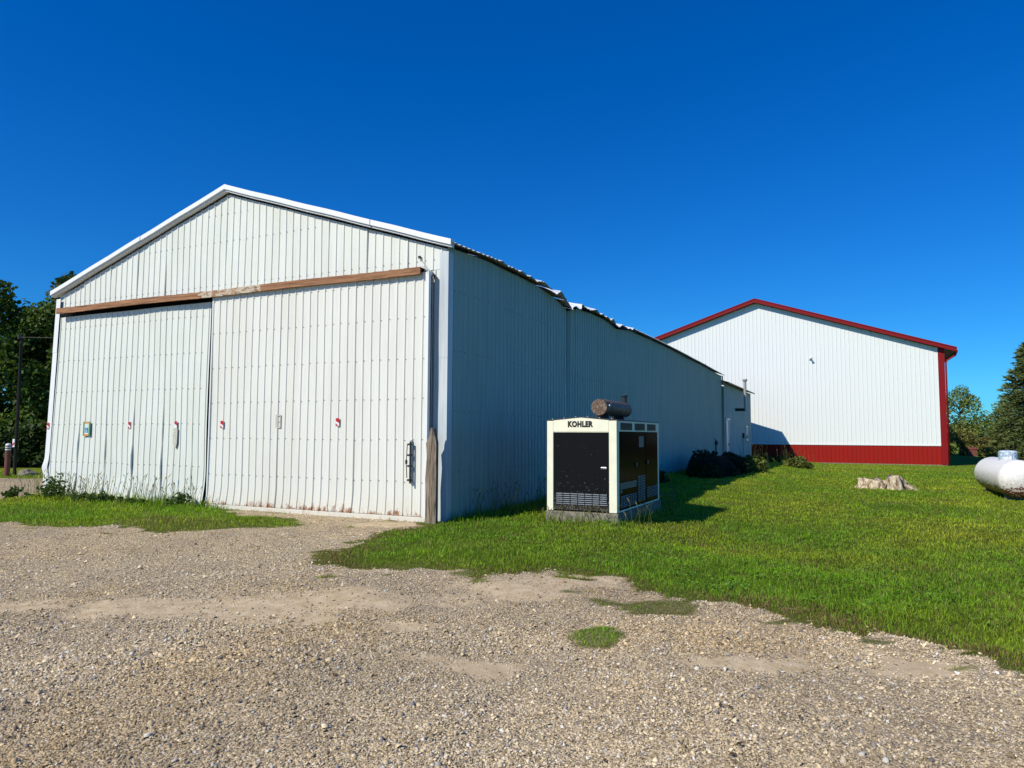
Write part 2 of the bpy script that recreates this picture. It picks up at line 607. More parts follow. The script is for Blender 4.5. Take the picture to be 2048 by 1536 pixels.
# ------------------------------------------------------------------ ground
EDGE_A = [(-12.3, 0.9), (-11.75, -0.5), (-11.5, -1.2), (-11.1, -2.4), (-10.0, -3.5), (-8.5, -3.85), (-7.01, -3.76), (-6.15, -3.7), (-5.33, -3.65), (-5.07, -3.3), (-4.51, -3.23), (-3.59, -3.45),
          (-2.96, -2.92), (-2.57, -2.44), (-1.96, -1.53), (-2.39, -1.18), (-3.79, -1.02), (-5.3, -0.62), (-5.5, -0.1), (-0.3, -0.1)]
EDGE_B = [(-0.1, -0.4), (-0.18, -1.48), (0.02, -2.79), (0.5, -3.23), (0.23, -3.69), (0.26, -4.12), (0.74, -4.47), (1.05, -4.09), (1.51, -4.09),
          (2.05, -3.81), (2.46, -4.24), (3.03, -4.33), (3.28, -3.81), (3.48, -3.22), (3.75, -3.42), (4.26, -3.27), (4.74, -4.13), (5.06, -4.36),
          (5.79, -4.21), (6.16, -4.29), (6.56, -4.74), (6.9, -4.83), (7.12, -4.63), (7.31, -5.01), (7.42, -5.16), (7.65, -5.3), (7.81, -5.51)]
GRAVEL = EDGE_A + EDGE_B + [(9.0, -6.1), (12, -7.6), (18, -11), (40, -20), (40, -60), (-60, -60), (-60, -22), (-26, -0.2), (-19.99, 3.38),
                            (-18.76, 4.08), (-16.5, 6.2), (-15, 30), (-12.3, 30)]
PATCHES = [(5.12, -4.72, 0.55, 0.45, 0.80), (4.90, -5.92, 0.23, 0.30, 1.0), (1.41, -4.9, 0.17, 0.14, 0.8), (2.62, -4.08, 0.22, 0.16, 0.8),
           (3.06, -4.5, 0.16, 0.14, 0.9), (4.62, -4.85, 0.22, 0.15, 0.9), (4.2, -4.45, 0.32, 0.12, 0.65), (3.95, -3.75, 0.3, 0.14, 0.7), (6.2, -4.75, 0.2, 0.12, 0.7), (-5.6, -4.1, 0.35, 0.12, 0.5),
           (7.45, -5.5, 0.22, 0.09, 0.65), (-1.2, -1.3, 0.2, 0.08, 0.5), (6.95, -5.05, 0.16, 0.1, 0.6), (1.9, -4.5, 0.12, 0.1, 0.6), (-4.0, -3.9, 0.3, 0.1, 0.5)]


def grass_mask(x, y):
    wx = x + (fbm(x * 2.3, y * 2.3, 3) - 0.5) * 0.7 + (vnoise(x * 14, y * 14, 5) - 0.5) * 0.22
    wy = y + (fbm(x * 2.3, y * 2.3, 9) - 0.5) * 0.65 + (vnoise(x * 14, y * 14, 6) - 0.5) * 0.22
    g = (~in_poly(wx, wy, GRAVEL)).astype(float)
    return g


def soft_grass(x, y):
    g = grass_mask(x, y) * 2
    for dx, dy in ((0.24, 0), (-0.24, 0), (0, 0.24), (0, -0.24), (0.42, 0.32), (-0.42, 0.32), (0.36, -0.42), (-0.36, -0.42), (0.75, 0.3), (-0.75, -0.1), (0.1, 0.8), (-0.1, -0.75)):
        g = g + grass_mask(x + dx, y + dy)
    g = g / 14.0
    wx = x + (fbm(x * 4, y * 4, 63) - 0.5) * 0.22
    wy = y + (fbm(x * 4, y * 4, 67) - 0.5) * 0.22
    for cx, cy, rx, ry, k in PATCHES:
        ax, ay = (wx - cx) * 0.9 + (wy - cy) * 0.43, (wy - cy) * 0.9 - (wx - cx) * 0.43
        g = np.maximum(g, k * np.clip(1.35 - (ax / rx) ** 2 - (ay / ry) ** 2, 0, 1))
    return g


def patch_mask(x, y):
    p = np.zeros(np.shape(x))
    for cx, cy, rx, ry, kk in PATCHES:
        p = np.maximum(p, np.exp(-0.5 * (((x - cx) ** 2 + (y - cy) ** 2) / (max(rx, ry) * 1.1) ** 2) ** 2) * (cy < -3.9))
    return p


def grass_cover(x, y, g):
    c = 0.08 + 0.74 * (0.5 * vnoise(x * 3.2, y * 3.2, 42) + 0.3 * vnoise(x * 8, y * 8, 43) + 0.2 * vnoise(x * 19, y * 19, 44))
    return smooth(c - 0.08, c + 0.16, g)


DIRTS = [(3.6, -4.6, 1.0, 0.6), (4.3, -3.7, 0.9, 0.45), (2.7, -5.6, 0.9, 0.6), (4.4, -3.85, 0.6, 0.5), (1.8, -6.2, 1.0, 0.6), (0.9, -6.8, 0.8, 0.5), (-0.6, -7.6, 1.0, 0.4), (4.1, -7.0, 0.4, 0.3),
         (3.3, -6.4, 0.5, 0.25), (6.9, -5.6, 0.7, 0.22), (-0.8, -0.8, 1.0, 0.5), (5.9, -6.0, 0.5, 0.25)]


def dirt_mask(x, y):
    d = np.zeros(np.shape(x))
    x, y = x + (fbm(x * 1.4, y * 1.4, 23) - 0.5) * 1.5, y + (fbm(x * 1.4, y * 1.4, 27) - 0.5) * 1.1
    for cx, cy, rx, ry in DIRTS:
        ax, ay = (x - cx) * 0.9 + (y - cy) * 0.43, (y - cy) * 0.9 - (x - cx) * 0.43
        q = (ax / rx) ** 2 + (ay / ry) ** 2
        d = np.maximum(d, np.exp(-q))
    return np.clip(d + (fbm(x * 0.8, y * 0.8, 21) - 0.5) * 0.7, 0, 1)


def ground_h(x, y):
    m = 1 - np.clip(grass_mask(x, y), 0, 1)
    und = (fbm(x * 0.9, y * 0.9, 31) - 0.5) * 0.15 + (fbm(x * 3.5, y * 3.5, 37) - 0.5) * 0.045
    near = smooth(0.0, 1.2, np.maximum(np.maximum(-y, x), -12.5 - x)) * (1 - smooth(25, 45, np.hypot(x - 6.8, y + 11.4)))
    ruts = 0.0
    return ground_z(x, y) + und * near * 0.8


def axis(a, b, step, lo, hi, g=1.25):
    xs = list(np.arange(a, b + 1e-6, step))
    s = step; x = xs[-1]
    while x < hi:
        s *= g; x += s; xs.append(x)
    s = step; x = xs[0]
    while x > lo:
        s *= g; x -= s; xs.insert(0, x)
    return np.array(xs)


gx = axis(-13.5, 13.0, 0.11, -1500, 1500)
gy = axis(-10.5, 6.0, 0.11, -300, 1800, 1.06)
GX, GY = np.meshgrid(gx, gy)
gxf, gyf = GX.ravel(), GY.ravel()
gz = ground_h(gxf, gyf)
nx, ny = len(gx), len(gy)
idx = np.arange(nx * ny).reshape(ny, nx)
a, b_, c_, d_ = idx[:-1, :-1].ravel(), idx[:-1, 1:].ravel(), idx[1:, 1:].ravel(), idx[1:, :-1].ravel()
tri = np.concatenate([np.c_[a, b_, c_], np.c_[a, c_, d_]])
ground = big_mesh('ground', np.c_[gxf, gyf, gz], tri, M['ground'], smooth=True)
tag(ground, 'gravel yard with worn dirt patches giving way to mown lawn', 'ground', kind='structure')
for nm, val in (('grass', grass_cover(gxf, gyf, soft_grass(gxf, gyf)) * (1 - 0.38 * patch_mask(gxf, gyf))), ('dirt', dirt_mask(gxf, gyf))):
    at = ground.data.attributes.new(nm, 'FLOAT', 'POINT')
    at.data.foreach_set('value', val.astype(np.float32))
print('ground', len(tri))


# ------------------------------------------------------------------ ribbed steel sheets
def rib_profile(n_rib, pitch, depth, base=0.042, top=0.017, lead=0.0, minor=True):
    """(u, d) across one sheet with ribs at lead + i*pitch, i = 0..n_rib"""
    pts = []
    for i in range(n_rib + 1):
        c = lead + i * pitch
        pts += [(c - base / 2, 0.0), (c - top / 2, depth), (c + top / 2, depth), (c + base / 2, 0.0)]
        if minor and i < n_rib:
            for q in (0.36, 0.64):
                pts += [(c + pitch * q - 0.012, 0.0), (c + pitch * q, depth * 0.13), (c + pitch * q + 0.012, 0.0)]
    return pts


def sheet(name, m, parent, O, U, Nn, prof, z0, z1, defo=None, rows=6, lift=0.0, zlist=None):
    """z0, z1: numbers or functions of u; defo(u, z) -> (depth, along) offsets"""
    O = np.array(O, float); U = np.array(U, float); Nn = np.array(Nn, float)
    ts = zlist if zlist is not None else np.linspace(0, 1, rows)
    vs = []
    for t in ts:
        for u, d in prof:
            a = z0(u) if callable(z0) else z0
            b = z1(u) if callable(z1) else z1
            z = a + (b - a) * t
            dd, du = defo(u, z) if defo else (0.0, 0.0)
            p = O + U * (u + du) + Nn * (d + dd + lift)
            vs.append((p[0], p[1], p[2] + z))
    n = len(prof)
    fs = [(k * n + i, k * n + i + 1, (k + 1) * n + i + 1, (k + 1) * n + i) for k in range(len(ts) - 1) for i in range(n - 1)]
    return MB().add(vs, fs).build(name, m, parent)


def screws(parent, pts, Nn, size=0.009):
    mb = MB()
    Nn = Vector(Nn)
    t = Vector((0, 0, 1)).cross(Nn).normalized()
    up = Vector((0, 0, 1))
    for p in pts:
        p = Vector(p)
        vs = [p + (t * math.cos(k) + up * math.sin(k)) * size for k in [i * math.pi / 3 for i in range(6)]]
        vs += [q + Nn * 0.008 for q in vs]
        mb.add(vs, [tuple(range(6, 12))] + [(i, (i + 1) % 6, 6 + (i + 1) % 6, 6 + i) for i in range(6)])
    o = mb.build('screws', M['screw'], parent)
    o['kind'] = 'stuff'
    return o


# ------------------------------------------------------------------ the long barn
W = 11.70          # gable width
HE = 5.14          # eave height
XP, HP = -5.75, 7.06
L = 31.1
barn = thing('metal_barn', 'long white ribbed-metal barn with big sliding doors and damaged eave', 'barn')
PITCH_R = 0.195
SHEET_W = 5 * PITCH_R


def left_edge(z):
    return -W + 0.02 - 0.22 * (1 - z / HE)


def rake(x):
    return HP - 0.06 - (HP - HE) / (XP + W + 0.12) * (XP - x) if x < XP else HP - 0.06 - (HP - HE) / (0.12 - XP) * (x - XP)


prof5 = rib_profile(5, PITCH_R, 0.016)
# gable sheets above the door track
k = 0
u0 = -W + 0.06
gscrew = []
while u0 < -0.10:
    wid = min(SHEET_W, 0.0 - u0)
    pr = [q for q in prof5 if q[0] <= wid + 0.03 and u0 + q[0] < -0.02]
    if len(pr) > 3:
        ox = u0
        sheet('siding_sheet', M['steel'], barn, (ox, 0, 0), (1, 0, 0), (0, -1, 0), pr, 4.735,
              lambda u, ox=ox: max(4.75, rake(ox + u) - 0.012), lift=0.003 * (k % 2),
              defo=lambda u, z, k=k: (0.006 * math.sin(z * 2.1 + k * 1.7) + 0.004 * math.sin(u * 5 + z * 1.3 + k), 0.0), rows=6)
        for i in range(5):
            xx = ox + i * PITCH_R + 0.03
            for zz in (4.93, 5.92, 6.55):
                if zz < rake(xx) - 0.25 and xx < -0.1:
                    gscrew.append((xx, -0.006, zz))
    u0 += SHEET_W
    k += 1
# jamb strips beside the doors
sheet('siding_sheet', M['steel'], barn, (-0.36, 0, 0), (1, 0, 0), (0, -1, 0),
      [(0, 0), (0.06, 0), (0.075, 0.019), (0.095, 0.019), (0.11, 0), (0.36, 0)], 0.0, 4.733)
screws(barn, gscrew, (0, -1, 0))


# sliding doors
def make_door(x0, x1, y, zb, zt, m, label, n_rows, defo, group_rows, rust=False, xleft=None):
    d = bpy.data.objects.new('sliding_door', None)
    col.objects.link(d); d.parent = barn
    d.location = (0, 0, 0)
    if label:
        d['label'] = label
    k = 0; u = x0
    sc = []
    while u < x1 - 0.05:
        wid = min(SHEET_W, x1 - u)
        pr = [q for q in prof5 if q[0] <= wid + 0.026]
        if k == 0:
            pr = [q for q in pr if q[0] >= -0.01]
        if pr[-1][0] < wid - 0.01 and wid < SHEET_W:
            pr = pr + [(wid, 0.0)]
        ox = u
        sheet('siding_sheet', m, d, (ox, y, 0), (1, 0, 0), (0, -1, 0), pr, zb, zt,
              defo=lambda u_, z, ox=ox, k=k: defo(ox + u_, z, k, u_), lift=0.003 * (k % 2),
              zlist=[0, 0.015, 0.03, 0.05, 0.07, 0.09, 0.12, 0.15, 0.19, 0.24, 0.30, 0.36, 0.42, 0.5, 0.6, 0.7, 0.85, 1.0])
        for i in range(5):
            xx = ox + i * PITCH_R + 0.035
            if xx < x1 - 0.03:
                for zz in group_rows:
                    dd, du = defo(xx, zz, k, xx - ox)
                    sc.append((xx + du, y - dd - 0.004, zz + random.uniform(-0.012, 0.012)))
        u += SHEET_W; k += 1
    screws(d, sc, (0, -1, 0))
    return d


def defo_left(x, z, k, u):
    low = max(0.0, (0.62 - z) / 0.62)
    d = 0.075 * low ** 2 * (0.7 + 0.5 * math.sin(x * 1.9)) + 0.012 * math.sin(x * 2.2 + z * 1.2)
    d += 0.018 * low * math.sin(x * 7.0)
    # sheet laps sprung open near the foot
    spring = (0.03, 0.02, 0.05, 0.03, 0.012, 0.0, 0.0)[min(k, 6)]
    d += spring * math.exp(-((u - SHEET_W) / 0.05) ** 2) * float(smooth(2.5, 1.1, z)) * (0.6 + 0.4 * math.sin(z * 6 + k))
    along = -0.05 * low ** 2 * (k < 4) - (0.2 * (1 - z / HE)) * max(0.0, (-9.0 - x) / 2.7)
    along += 0.012 * math.sin(z * 4 + k * 2) * float(smooth(1.6, 0.6, z))
    return d, along


def defo_right(x, z, k, u):
    low = max(0.0, (0.55 - z) / 0.55)
    d = 0.03 * low ** 2 * (1 + 0.6 * math.sin(x * 2.1)) + 0.008 * math.sin(x * 1.8 + z * 1.1 + 0.6)
    d += 0.006 * math.exp(-((u - SHEET_W) / 0.07) ** 2) * float(smooth(2.6, 0.8, z))
    along = -0.05 * low ** 1.5 * (0.6 + 0.4 * math.sin(x * 3)) * float(smooth(0.0, -5, x) * 0.7 + 0.3)
    return d, along


doorL = make_door(-11.42, -6.118, -0.09, 0.0, 4.55, M['steel'], 'dented door leaf with sprung sheet laps and weeds along its foot', 0, defo_left,
                  (0.88, 1.82, 2.62, 3.42, 4.25))
doorR = make_door(-5.88, -0.33, -0.20, 0.09, 4.66, M['steel_door'], 'door leaf with rust along its bottom rail and an iron latch', 0, defo_right,
                  (0.72, 1.50, 2.27, 3.03, 3.80, 4.50))
# edge channels of the right leaf
MB().box(-0.33, -0.275, -0.235, -0.10, 0.05, 4.66).build('edge_channel', M['trim'], doorR)
MB().box(-5.905, -5.875, -0.225, -0.14, 0.05, 4.64).build('edge_channel', M['trim'], doorR)
MB().box(-5.89, -0.27, -0.245, -0.13, -0.05, 0.083).build('bottom_rail', M['steel_rail'], doorR, bevel=0.006)
MB().box(-5.89, -0.27, -0.150, -0.12, 0.0, 4.6).build('door_back', M['dark'], doorR)
MB().box(-11.40, -6.135, -0.06, -0.03, 0.0, 4.45).build('door_back', M['dark'], doorL)
MB().box(-11.6, -0.2, 0.30, 0.34, 0.0, 4.9).build('interior_dark_sheet', M['dark'], barn)  # black sheet painted in for the unlit interior behind the door gaps
# the latch: slotted plate with a long rod, knuckles and a padlock
lt = MB().box(-0.632, -0.595, -0.262, -0.222, 0.72, 1.50).build('latch_plate', M['iron_pale'], doorR, bevel=0.004)
mb = MB().tube([(-0.59, -0.30, 0.70), (-0.59, -0.30, 1.47)], 0.017, 8)
for zz in (0.76, 1.02, 1.22, 1.42):
    mb.box(-0.655, -0.575, -0.305, -0.255, zz - 0.018, zz + 0.018)
mb.build('latch_rod', M['iron'], doorR)
MB().tube([(-0.665, -0.29, 0.80), (-0.672, -0.31, 1.08), (-0.665, -0.29, 1.42)], 0.008, 6).build('latch_handle', M['iron'], doorR)
MB().box(-0.685, -0.655, -0.33, -0.29, 1.06, 1.13).build('padlock', M['iron'], doorR, bevel=0.005)
# track board
tb = MB()
segs = 30
for i in range(segs):
    xa = -11.33 + (10.9) * i / segs; xb = -11.33 + 10.9 * (i + 1) / segs
    za = 4.615 + 0.006 * math.sin(xa * 1.3); zb = 4.615 + 0.012 * math.sin(xb * 1.3)
    tb.add([(xa, -0.30, za), (xb, -0.30, zb), (xb, -0.30, zb + 0.138), (xa, -0.30, za + 0.138),
            (xa, -0.26, za), (xb, -0.26, zb), (xb, -0.26, zb + 0.138), (xa, -0.26, za + 0.155)],
           [(0, 1, 2, 3), (7, 6, 5, 4), (3, 2, 6, 7), (1, 0, 4, 5)] + ([(0, 3, 7, 4)] if i == 0 else []) + ([(1, 5, 6, 2)] if i == segs - 1 else []))
tb.build('track_board', M['plank'], barn)
MB().box(-11.31, -0.45, -0.259, -0.02, 4.735, 4.750).build('track_cap', M['plank'], barn)
MB().box(-11.25, -0.40, -0.17, -0.11, 4.66, 4.72).build('door_track', M['iron'], barn)
MB().add([(-0.42, -0.28, 4.77), (-0.34, -0.28, 4.70), (-0.28, -0.24, 4.6), (-0.28, -0.03, 4.6), (-0.34, -0.03, 4.70), (-0.42, -0.03, 4.77)],
         [(0, 1, 4, 5), (1, 2, 3, 4)]).build('track_end_flap', M['steel'], barn)

# corner trims
ct = MB()
zs = [0, 0.6, 1.2, 1.8, 2.4, 3.02, 3.6, 4.3, 5.06]


def corner_piece(zl, off, name='corner_trim'):
    mb = MB()
    for i in range(len(zl) - 1):
        a, b2 = zl[i], zl[i + 1]
        wa = 0.006 * math.sin(a * 3); wb = 0.006 * math.sin(b2 * 3)
        mb.add([(-0.165 + wa, -0.030 - off, a), (0.024 + off, -0.030 - off, a), (0.024 + off, 0.15, a),
                (-0.165 + wb, -0.030 - off, b2), (0.024 + off, -0.030 - off, b2), (0.024 + off, 0.15, b2)],
               [(0, 1, 4, 3), (1, 2, 5, 4)])
    return mb.build(name, M['galv'], barn)


corner_piece([0.0, 0.6, 1.2, 1.8, 2.5, 3.12], 0.0)
corner_piece([3.05, 3.6, 4.3, 5.06], 0.004)


def left_trim(zl, off):
    mb = MB()
    for i in range(len(zl) - 1):
        r = []
        for z in (zl[i], zl[i + 1]):
            bulge = 0.05 * math.exp(-((z - 0.72) / 0.14) ** 2)
            wid = 0.17 + 0.02 * (1 - z / 5)
            le = left_edge(z) - bulge - off - 0.03
            r += [(le, 0.15, z), (le, -0.06 - off - bulge * 0.5, z), (le + wid, -0.06 - off + 0.02 * math.sin(z * 5) * float(smooth(1.5, 0.3, z)), z)]
        mb.add(r, [(0, 1, 4, 3), (1, 2, 5, 4)])
    return mb.build('corner_trim', M['trim'], barn)


left_trim([0.0, 0.2, 0.4, 0.5, 0.6, 0.65, 0.7, 0.75, 0.8, 0.85, 0.95, 1.1, 1.5, 2.2, 3.05, 3.72], 0.0)
left_trim([3.66, 4.3, 5.05], 0.004)
MB().box(-11.75, -11.68, -0.035, -0.01, 0.0, 4.56).build('door_jamb', M['steel'], barn)


# rake trims (boxed fascia with a lower lip), in overlapping lengths
def rake_piece(xa, xb, off, top_fn, n=6):
    mb = MB()
    prof = [(-0.02, 0.012), (-0.15 - off, 0.002), (-0.155 - off, -0.105), (-0.115 - off, -0.116), (-0.115 - off, -0.146), (-0.022, -0.150)]
    for i in range(n + 1):
        x = xa + (xb - xa) * i / n
        z = top_fn(x) + 0.004 * math.sin(x * 4.1)
        mb.v += [(x, y, z + dz) for y, dz in prof]
    m_ = len(prof)
    for i in range(n):
        for j in range(m_ - 1):
            mb.f.append((i * m_ + j, i * m_ + j + 1, (i + 1) * m_ + j + 1, (i + 1) * m_ + j))
    mb.f.append(tuple(range(m_))); mb.f.append(tuple(reversed(range(n * m_, (n + 1) * m_))))
    return mb.build('rake_trim', M['trim'], barn)


def roof_top(x):
    return HP + 0.115 - (HP - HE) / (0.12 - XP) * abs(x - XP) if x > XP else HP + 0.115 - (HP - HE) / (XP + W + 0.12) * abs(x - XP)


rake_piece(XP, -3.30, 0.0, roof_top)
rake_piece(-3.36, -1.72, 0.014, roof_top)
rake_piece(-1.78, 0.14, 0.0, roof_top)
rake_piece(XP, -8.55, 0.0, roof_top)
rake_piece(-8.48, -W - 0.14, 0.012, roof_top)


# side wall: eave line profile from front to back (sagging where the roof was hit)
EAVE = [(-0.2, 5.12), (0, 5.12), (1.57, 5.19), (2.74, 5.19), (4.02, 5.18), (5.15, 5.11), (5.9, 4.98), (6.32, 4.90), (6.98, 5.06), (8.19, 5.12), (9.24, 5.11),
        (10.2, 5.04), (10.72, 5.01), (11.3, 5.06), (12.18, 5.15), (15.12, 5.17), (19, 5.16), (24, 5.11), (31.1, 5.02), (32, 5.02)]
ey = np.array([q[0] for q in EAVE]); ez = np.array([q[1] for q in EAVE])


def eave(y):
    return float(np.interp(y, ey, ez))


def defo_side(y, z):
    d = 0.012 * math.sin(y * 0.8) + 0.006 * math.sin(y * 2.3 + z)
    # the fold where the wall was struck
    g = math.exp(-((y - 6.32) / 0.07) ** 2)
    d -= g * 0.17 * float(smooth(1.2, 4.4, z))
    d += math.exp(-((y - 6.62) / 0.16) ** 2) * 0.05 * float(smooth(2.6, 4.8, z))
    d += math.exp(-((y - 10.7) / 0.3) ** 2) * -0.03 * float(smooth(3.2, 5.0, z))
    d += 0.03 * math.exp(-((y - 24.5) / 0.5) ** 2) * math.sin(z * 9) * float(smooth(4.0, 5.0, z))
    return d, 0.0


y = 0.02
k = 0
sscrew = []
while y < L - 0.1:
    wid = min(SHEET_W, L - y)
    pr = [q for q in prof5 if q[0] <= wid + 0.026]
    oy = y
    sheet('siding_sheet', M['steel_shaded'], barn, (0, oy, 0), (0, 1, 0), (1, 0, 0), pr, 0.0, lambda u, oy=oy: eave(oy + u) + 0.03,
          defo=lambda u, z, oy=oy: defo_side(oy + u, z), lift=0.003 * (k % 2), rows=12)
    for i in range(5):
        for zz in (0.9, 2.05, 3.2, 4.35):
            if oy + i * PITCH_R < 14 and random.random() < 0.75:
                sscrew.append((0.006 + defo_side(oy + i * PITCH_R + 0.04, zz)[0], oy + i * PITCH_R + 0.04, zz))
    y += SHEET_W; k += 1
screws(barn, sscrew, (1, 0, 0), 0.012)

# remaining shell of the barn (far gable, other long wall, inside)
MB().box(-W, -W + 0.05, 0.06, L, 0, 5.05).build('long_wall', M['steel'], barn)
MB().add([(-W, L, 0), (0, L, 0), (0, L, 5.05), (XP, L, HP - 0.05), (-W, L, 5.05)], [(0, 1, 2, 3, 4)]).build('gable_wall', M['steel'], barn)


# roof sheets over the visible slope; the eave ends are bent
def eave_bend(y):
    """how far the loose roof edge lifts and curls"""
    dmg = math.exp(-((y - 6.6) / 1.6) ** 2) * 1.0 + math.exp(-((y - 4.6) / 0.7) ** 2) * 0.7 + math.exp(-((y - 10.6) / 1.3) ** 2) * 1.0 + 0.35 * math.exp(-((y - 1.8) / 0.5) ** 2) + 0.35 * math.exp(-((y - 3.4) / 0.6) ** 2) + 0.2 * math.exp(-((y - 24.5) / 1.0) ** 2)
    return dmg


def roof_sheet(y0, wid, k):
    n = 16
    vs = []
    us = [0, 0.02, 0.05, 0.12, 0.3, 0.7, 1.0]      # 0 = eave edge
    cols = []
    for i in range(n + 1):
        yy = y0 + wid * i / n
        rib = 0.02 if i % 3 == 1 else 0.0
        cols.append((yy, rib))
    jag = [vnoise(np.array([yy * 3.1]), np.array([k * 0.37]), 71)[0] for yy, _ in cols]
    for s in us:
        for (yy, rib), j in zip(cols, jag):
            dm = eave_bend(yy)
            x = 0.20 + (XP - 0.20) * s + (0.03 * k % 2) * 0
            base = eave(yy) + 0.055
            ridge = HP + 0.07
            z = base + (ridge - base) * (s if s > 0.3 else s) + rib + 0.003 * (k % 2)
            curl = max(0.0, 1 - s / 0.06) ** 2
            fold = 0.5 + 0.5 * math.sin(yy * 9.0 + 2.3 * math.sin(yy * 2.1))
            z += dm * curl * (0.14 * (fold - 0.45) + 0.11 * (j - 0.5))
            z += dm * math.exp(-((s - 0.035) / 0.03) ** 2) * (0.11 * j - 0.02)
            x += dm * curl * (0.10 * j - 0.06 * fold)
            vs.append((x, yy, z))
    m_ = n + 1
    fs = [(r * m_ + i, r * m_ + i + 1, (r + 1) * m_ + i + 1, (r + 1) * m_ + i) for r in range(len(us) - 1) for i in range(n)]
    o = MB().add(vs, fs).build('roof_sheet', M['trim'], barn)
    return o


y = -0.10; k = 0
while y < L + 0.1:
    wid = min(SHEET_W, L + 0.25 - y)
    roof_sheet(y, wid + 0.01, k)
    y += SHEET_W; k += 1
MB().add([(-W - 0.2, -0.1, 5.16), (XP, -0.1, HP + 0.08), (XP, L + 0.25, HP + 0.08), (-W - 0.2, L + 0.25, 5.16)], [(0, 1, 2, 3)]).build('roof_slope', M['steel'], barn)
MB().box(0.03, 0.07, L - 0.02, L + 0.2, 4.75, 5.06).build('eave_end', M['asphalt'], barn)
# loose cable at the gable corner
MB().tube([(-0.62, -0.03, 5.0), (-0.45, -0.06, 4.80), (-0.30, -0.07, 4.66)], 0.006, 5).build('loose_cable', M['iron_pale'], barn)
MB().tube([(-0.325, -0.06, 4.70), (-0.25, -0.09, 4.60), (-0.235, -0.09, 4.53)], [0.012, 0.025, 0.01], 6).build('cable_end', M['wire'], barn)
MB().tube([(-0.62, -0.035, 4.985), (-0.62, -0.035, 5.03)], 0.028, 8).build('cable_eyelet', M['wire'], barn)

# ------------------------------------------------------------------ things fixed to the doors
def quad_plate(name, x0, x1, z0, z1, y, m, parent=None, th=0.004):
    return MB().box(x0, x1, y - th, y, z0, z1).build(name, m, parent)


def reflector(x, z, y, w=0.085, full=True, label='', both=True):
    t = thing('reflector', label, 'reflector', (x, y, z), 'red and white reflector tape on the barn front')
    MB().box(-w / 2, w / 2, -0.004, 0, -0.16, 0.0).build('backing', M['tape_white'], t)
    def rp(p):
        mb = MB(); n = len(p)
        mb.add([(a, -0.0065, b) for a, b in p] + [(a, -0.0042, b) for a, b in p], [tuple(range(n))] + [(i, (i + 1) % n, n + (i + 1) % n, n + i) for i in range(n)])
        mb.build('red_stripe', M['tape_red'], t)
    h = w / 2
    rp([(-h, -0.005), (h * 0.5, 0.0), (h, -0.01), (h, -0.10), (-h * 0.9, -0.06)])
    if both:
        rp([(-h, -0.155), (-h, -0.10), (h * 0.7, -0.155)])
    return t


reflector(-8.63, 1.87, -0.116, 0.08, label='reflector tape beside the torn sheet lap on the dented leaf')
r5 = reflector(-7.06, 1.88, -0.116, 0.08, label='worn reflector with peeling grey glue strip below it', both=False)
MB().add([(-0.06, -0.003, -0.55), (0.02, -0.003, -0.62), (0.06, -0.003, -0.5), (0.065, -0.003, -0.2), (0.06, -0.003, -0.161), (-0.06, -0.003, -0.161), (-0.075, -0.003, -0.35)],
         [tuple(range(7))]).build('glue_strip', M['resid'], r5)
reflector(-5.50, 1.88, -0.224, 0.085, label='reflector tape nearest the gap between the two door leaves')
reflector(-2.36, 1.92, -0.224, 0.085, label='reflector tape on the rusty-footed leaf towards the iron latch')
reflector(-11.80, 1.86, -0.075, 0.08, label='reflector tape on the white corner trim')
res = thing('glue_patch', 'pale square glue patch left on the door leaf', 'patch', (-3.90, -0.224, 1.86))
mb = MB()
for x0, x1, z0, z1 in ((-0.07, 0.07, 0.11, 0.135), (-0.07, 0.07, -0.14, -0.11), (-0.07, -0.045, -0.108, 0.108), (0.045, 0.07, -0.108, 0.108), (-0.01, 0.01, -0.01, 0.01)):
    mb.box(x0, x1, -0.004, 0, z0, z1)
mb.build('glue_outline', M['resid'], res)

sg = thing('access_sign', 'small wheelchair sign framed in green and orange tape', 'sign', (-10.18, -0.122, 1.705))
quad_plate('paper', -0.085, 0.085, -0.13, 0.13, 0.0, M['paper'], sg)
quad_plate('side_tape', -0.13, -0.08, -0.175, 0.175, -0.006, M['tape_green'], sg)
quad_plate('side_tape', 0.08, 0.13, -0.175, 0.175, -0.006, M['tape_green'], sg)
quad_plate('end_tape', -0.085, 0.085, 0.125, 0.172, -0.005, M['tape_orange'], sg)
quad_plate('end_tape', -0.085, 0.085, -0.172, -0.125, -0.005, M['tape_orange'], sg)
quad_plate('blue_square', -0.06, 0.06, -0.10, 0.03, -0.0045, M['sign_blue'], sg, 0.003)
mb = MB()
ring = [(math.cos(t), math.sin(t)) for t in [math.pi * (0.75 + 1.25 * i / 12) for i in range(13)]]
for i in range(12):
    (a0, b0), (a1, b1) = ring[i], ring[i + 1]
    mb.add([(a0 * 0.030 - 0.008, -0.0085, b0 * 0.030 - 0.062), (a1 * 0.030 - 0.008, -0.0085, b1 * 0.030 - 0.062), (a1 * 0.022 - 0.008, -0.0085, b1 * 0.022 - 0.062), (a0 * 0.022 - 0.008, -0.0085, b0 * 0.022 - 0.062)], [(0, 1, 2, 3)])
mb.box(-0.016, -0.004, -0.0088, -0.008, -0.055, 0.0)
mb.box(-0.0045, 0.02, -0.0088, -0.008, -0.055, -0.045)
mb.box(0.014, 0.024, -0.0088, -0.008, -0.085, -0.0455)
mb.box(-0.018, -0.004, -0.0088, -0.008, 0.005, 0.018)
mb.build('wheelchair_symbol', M['paper'], sg)
for zz in (0.10, 0.08, 0.06):
    quad_plate('print_line', -0.06, 0.06, zz - 0.004, zz + 0.004, -0.0045, M['resid'], sg, 0.001)

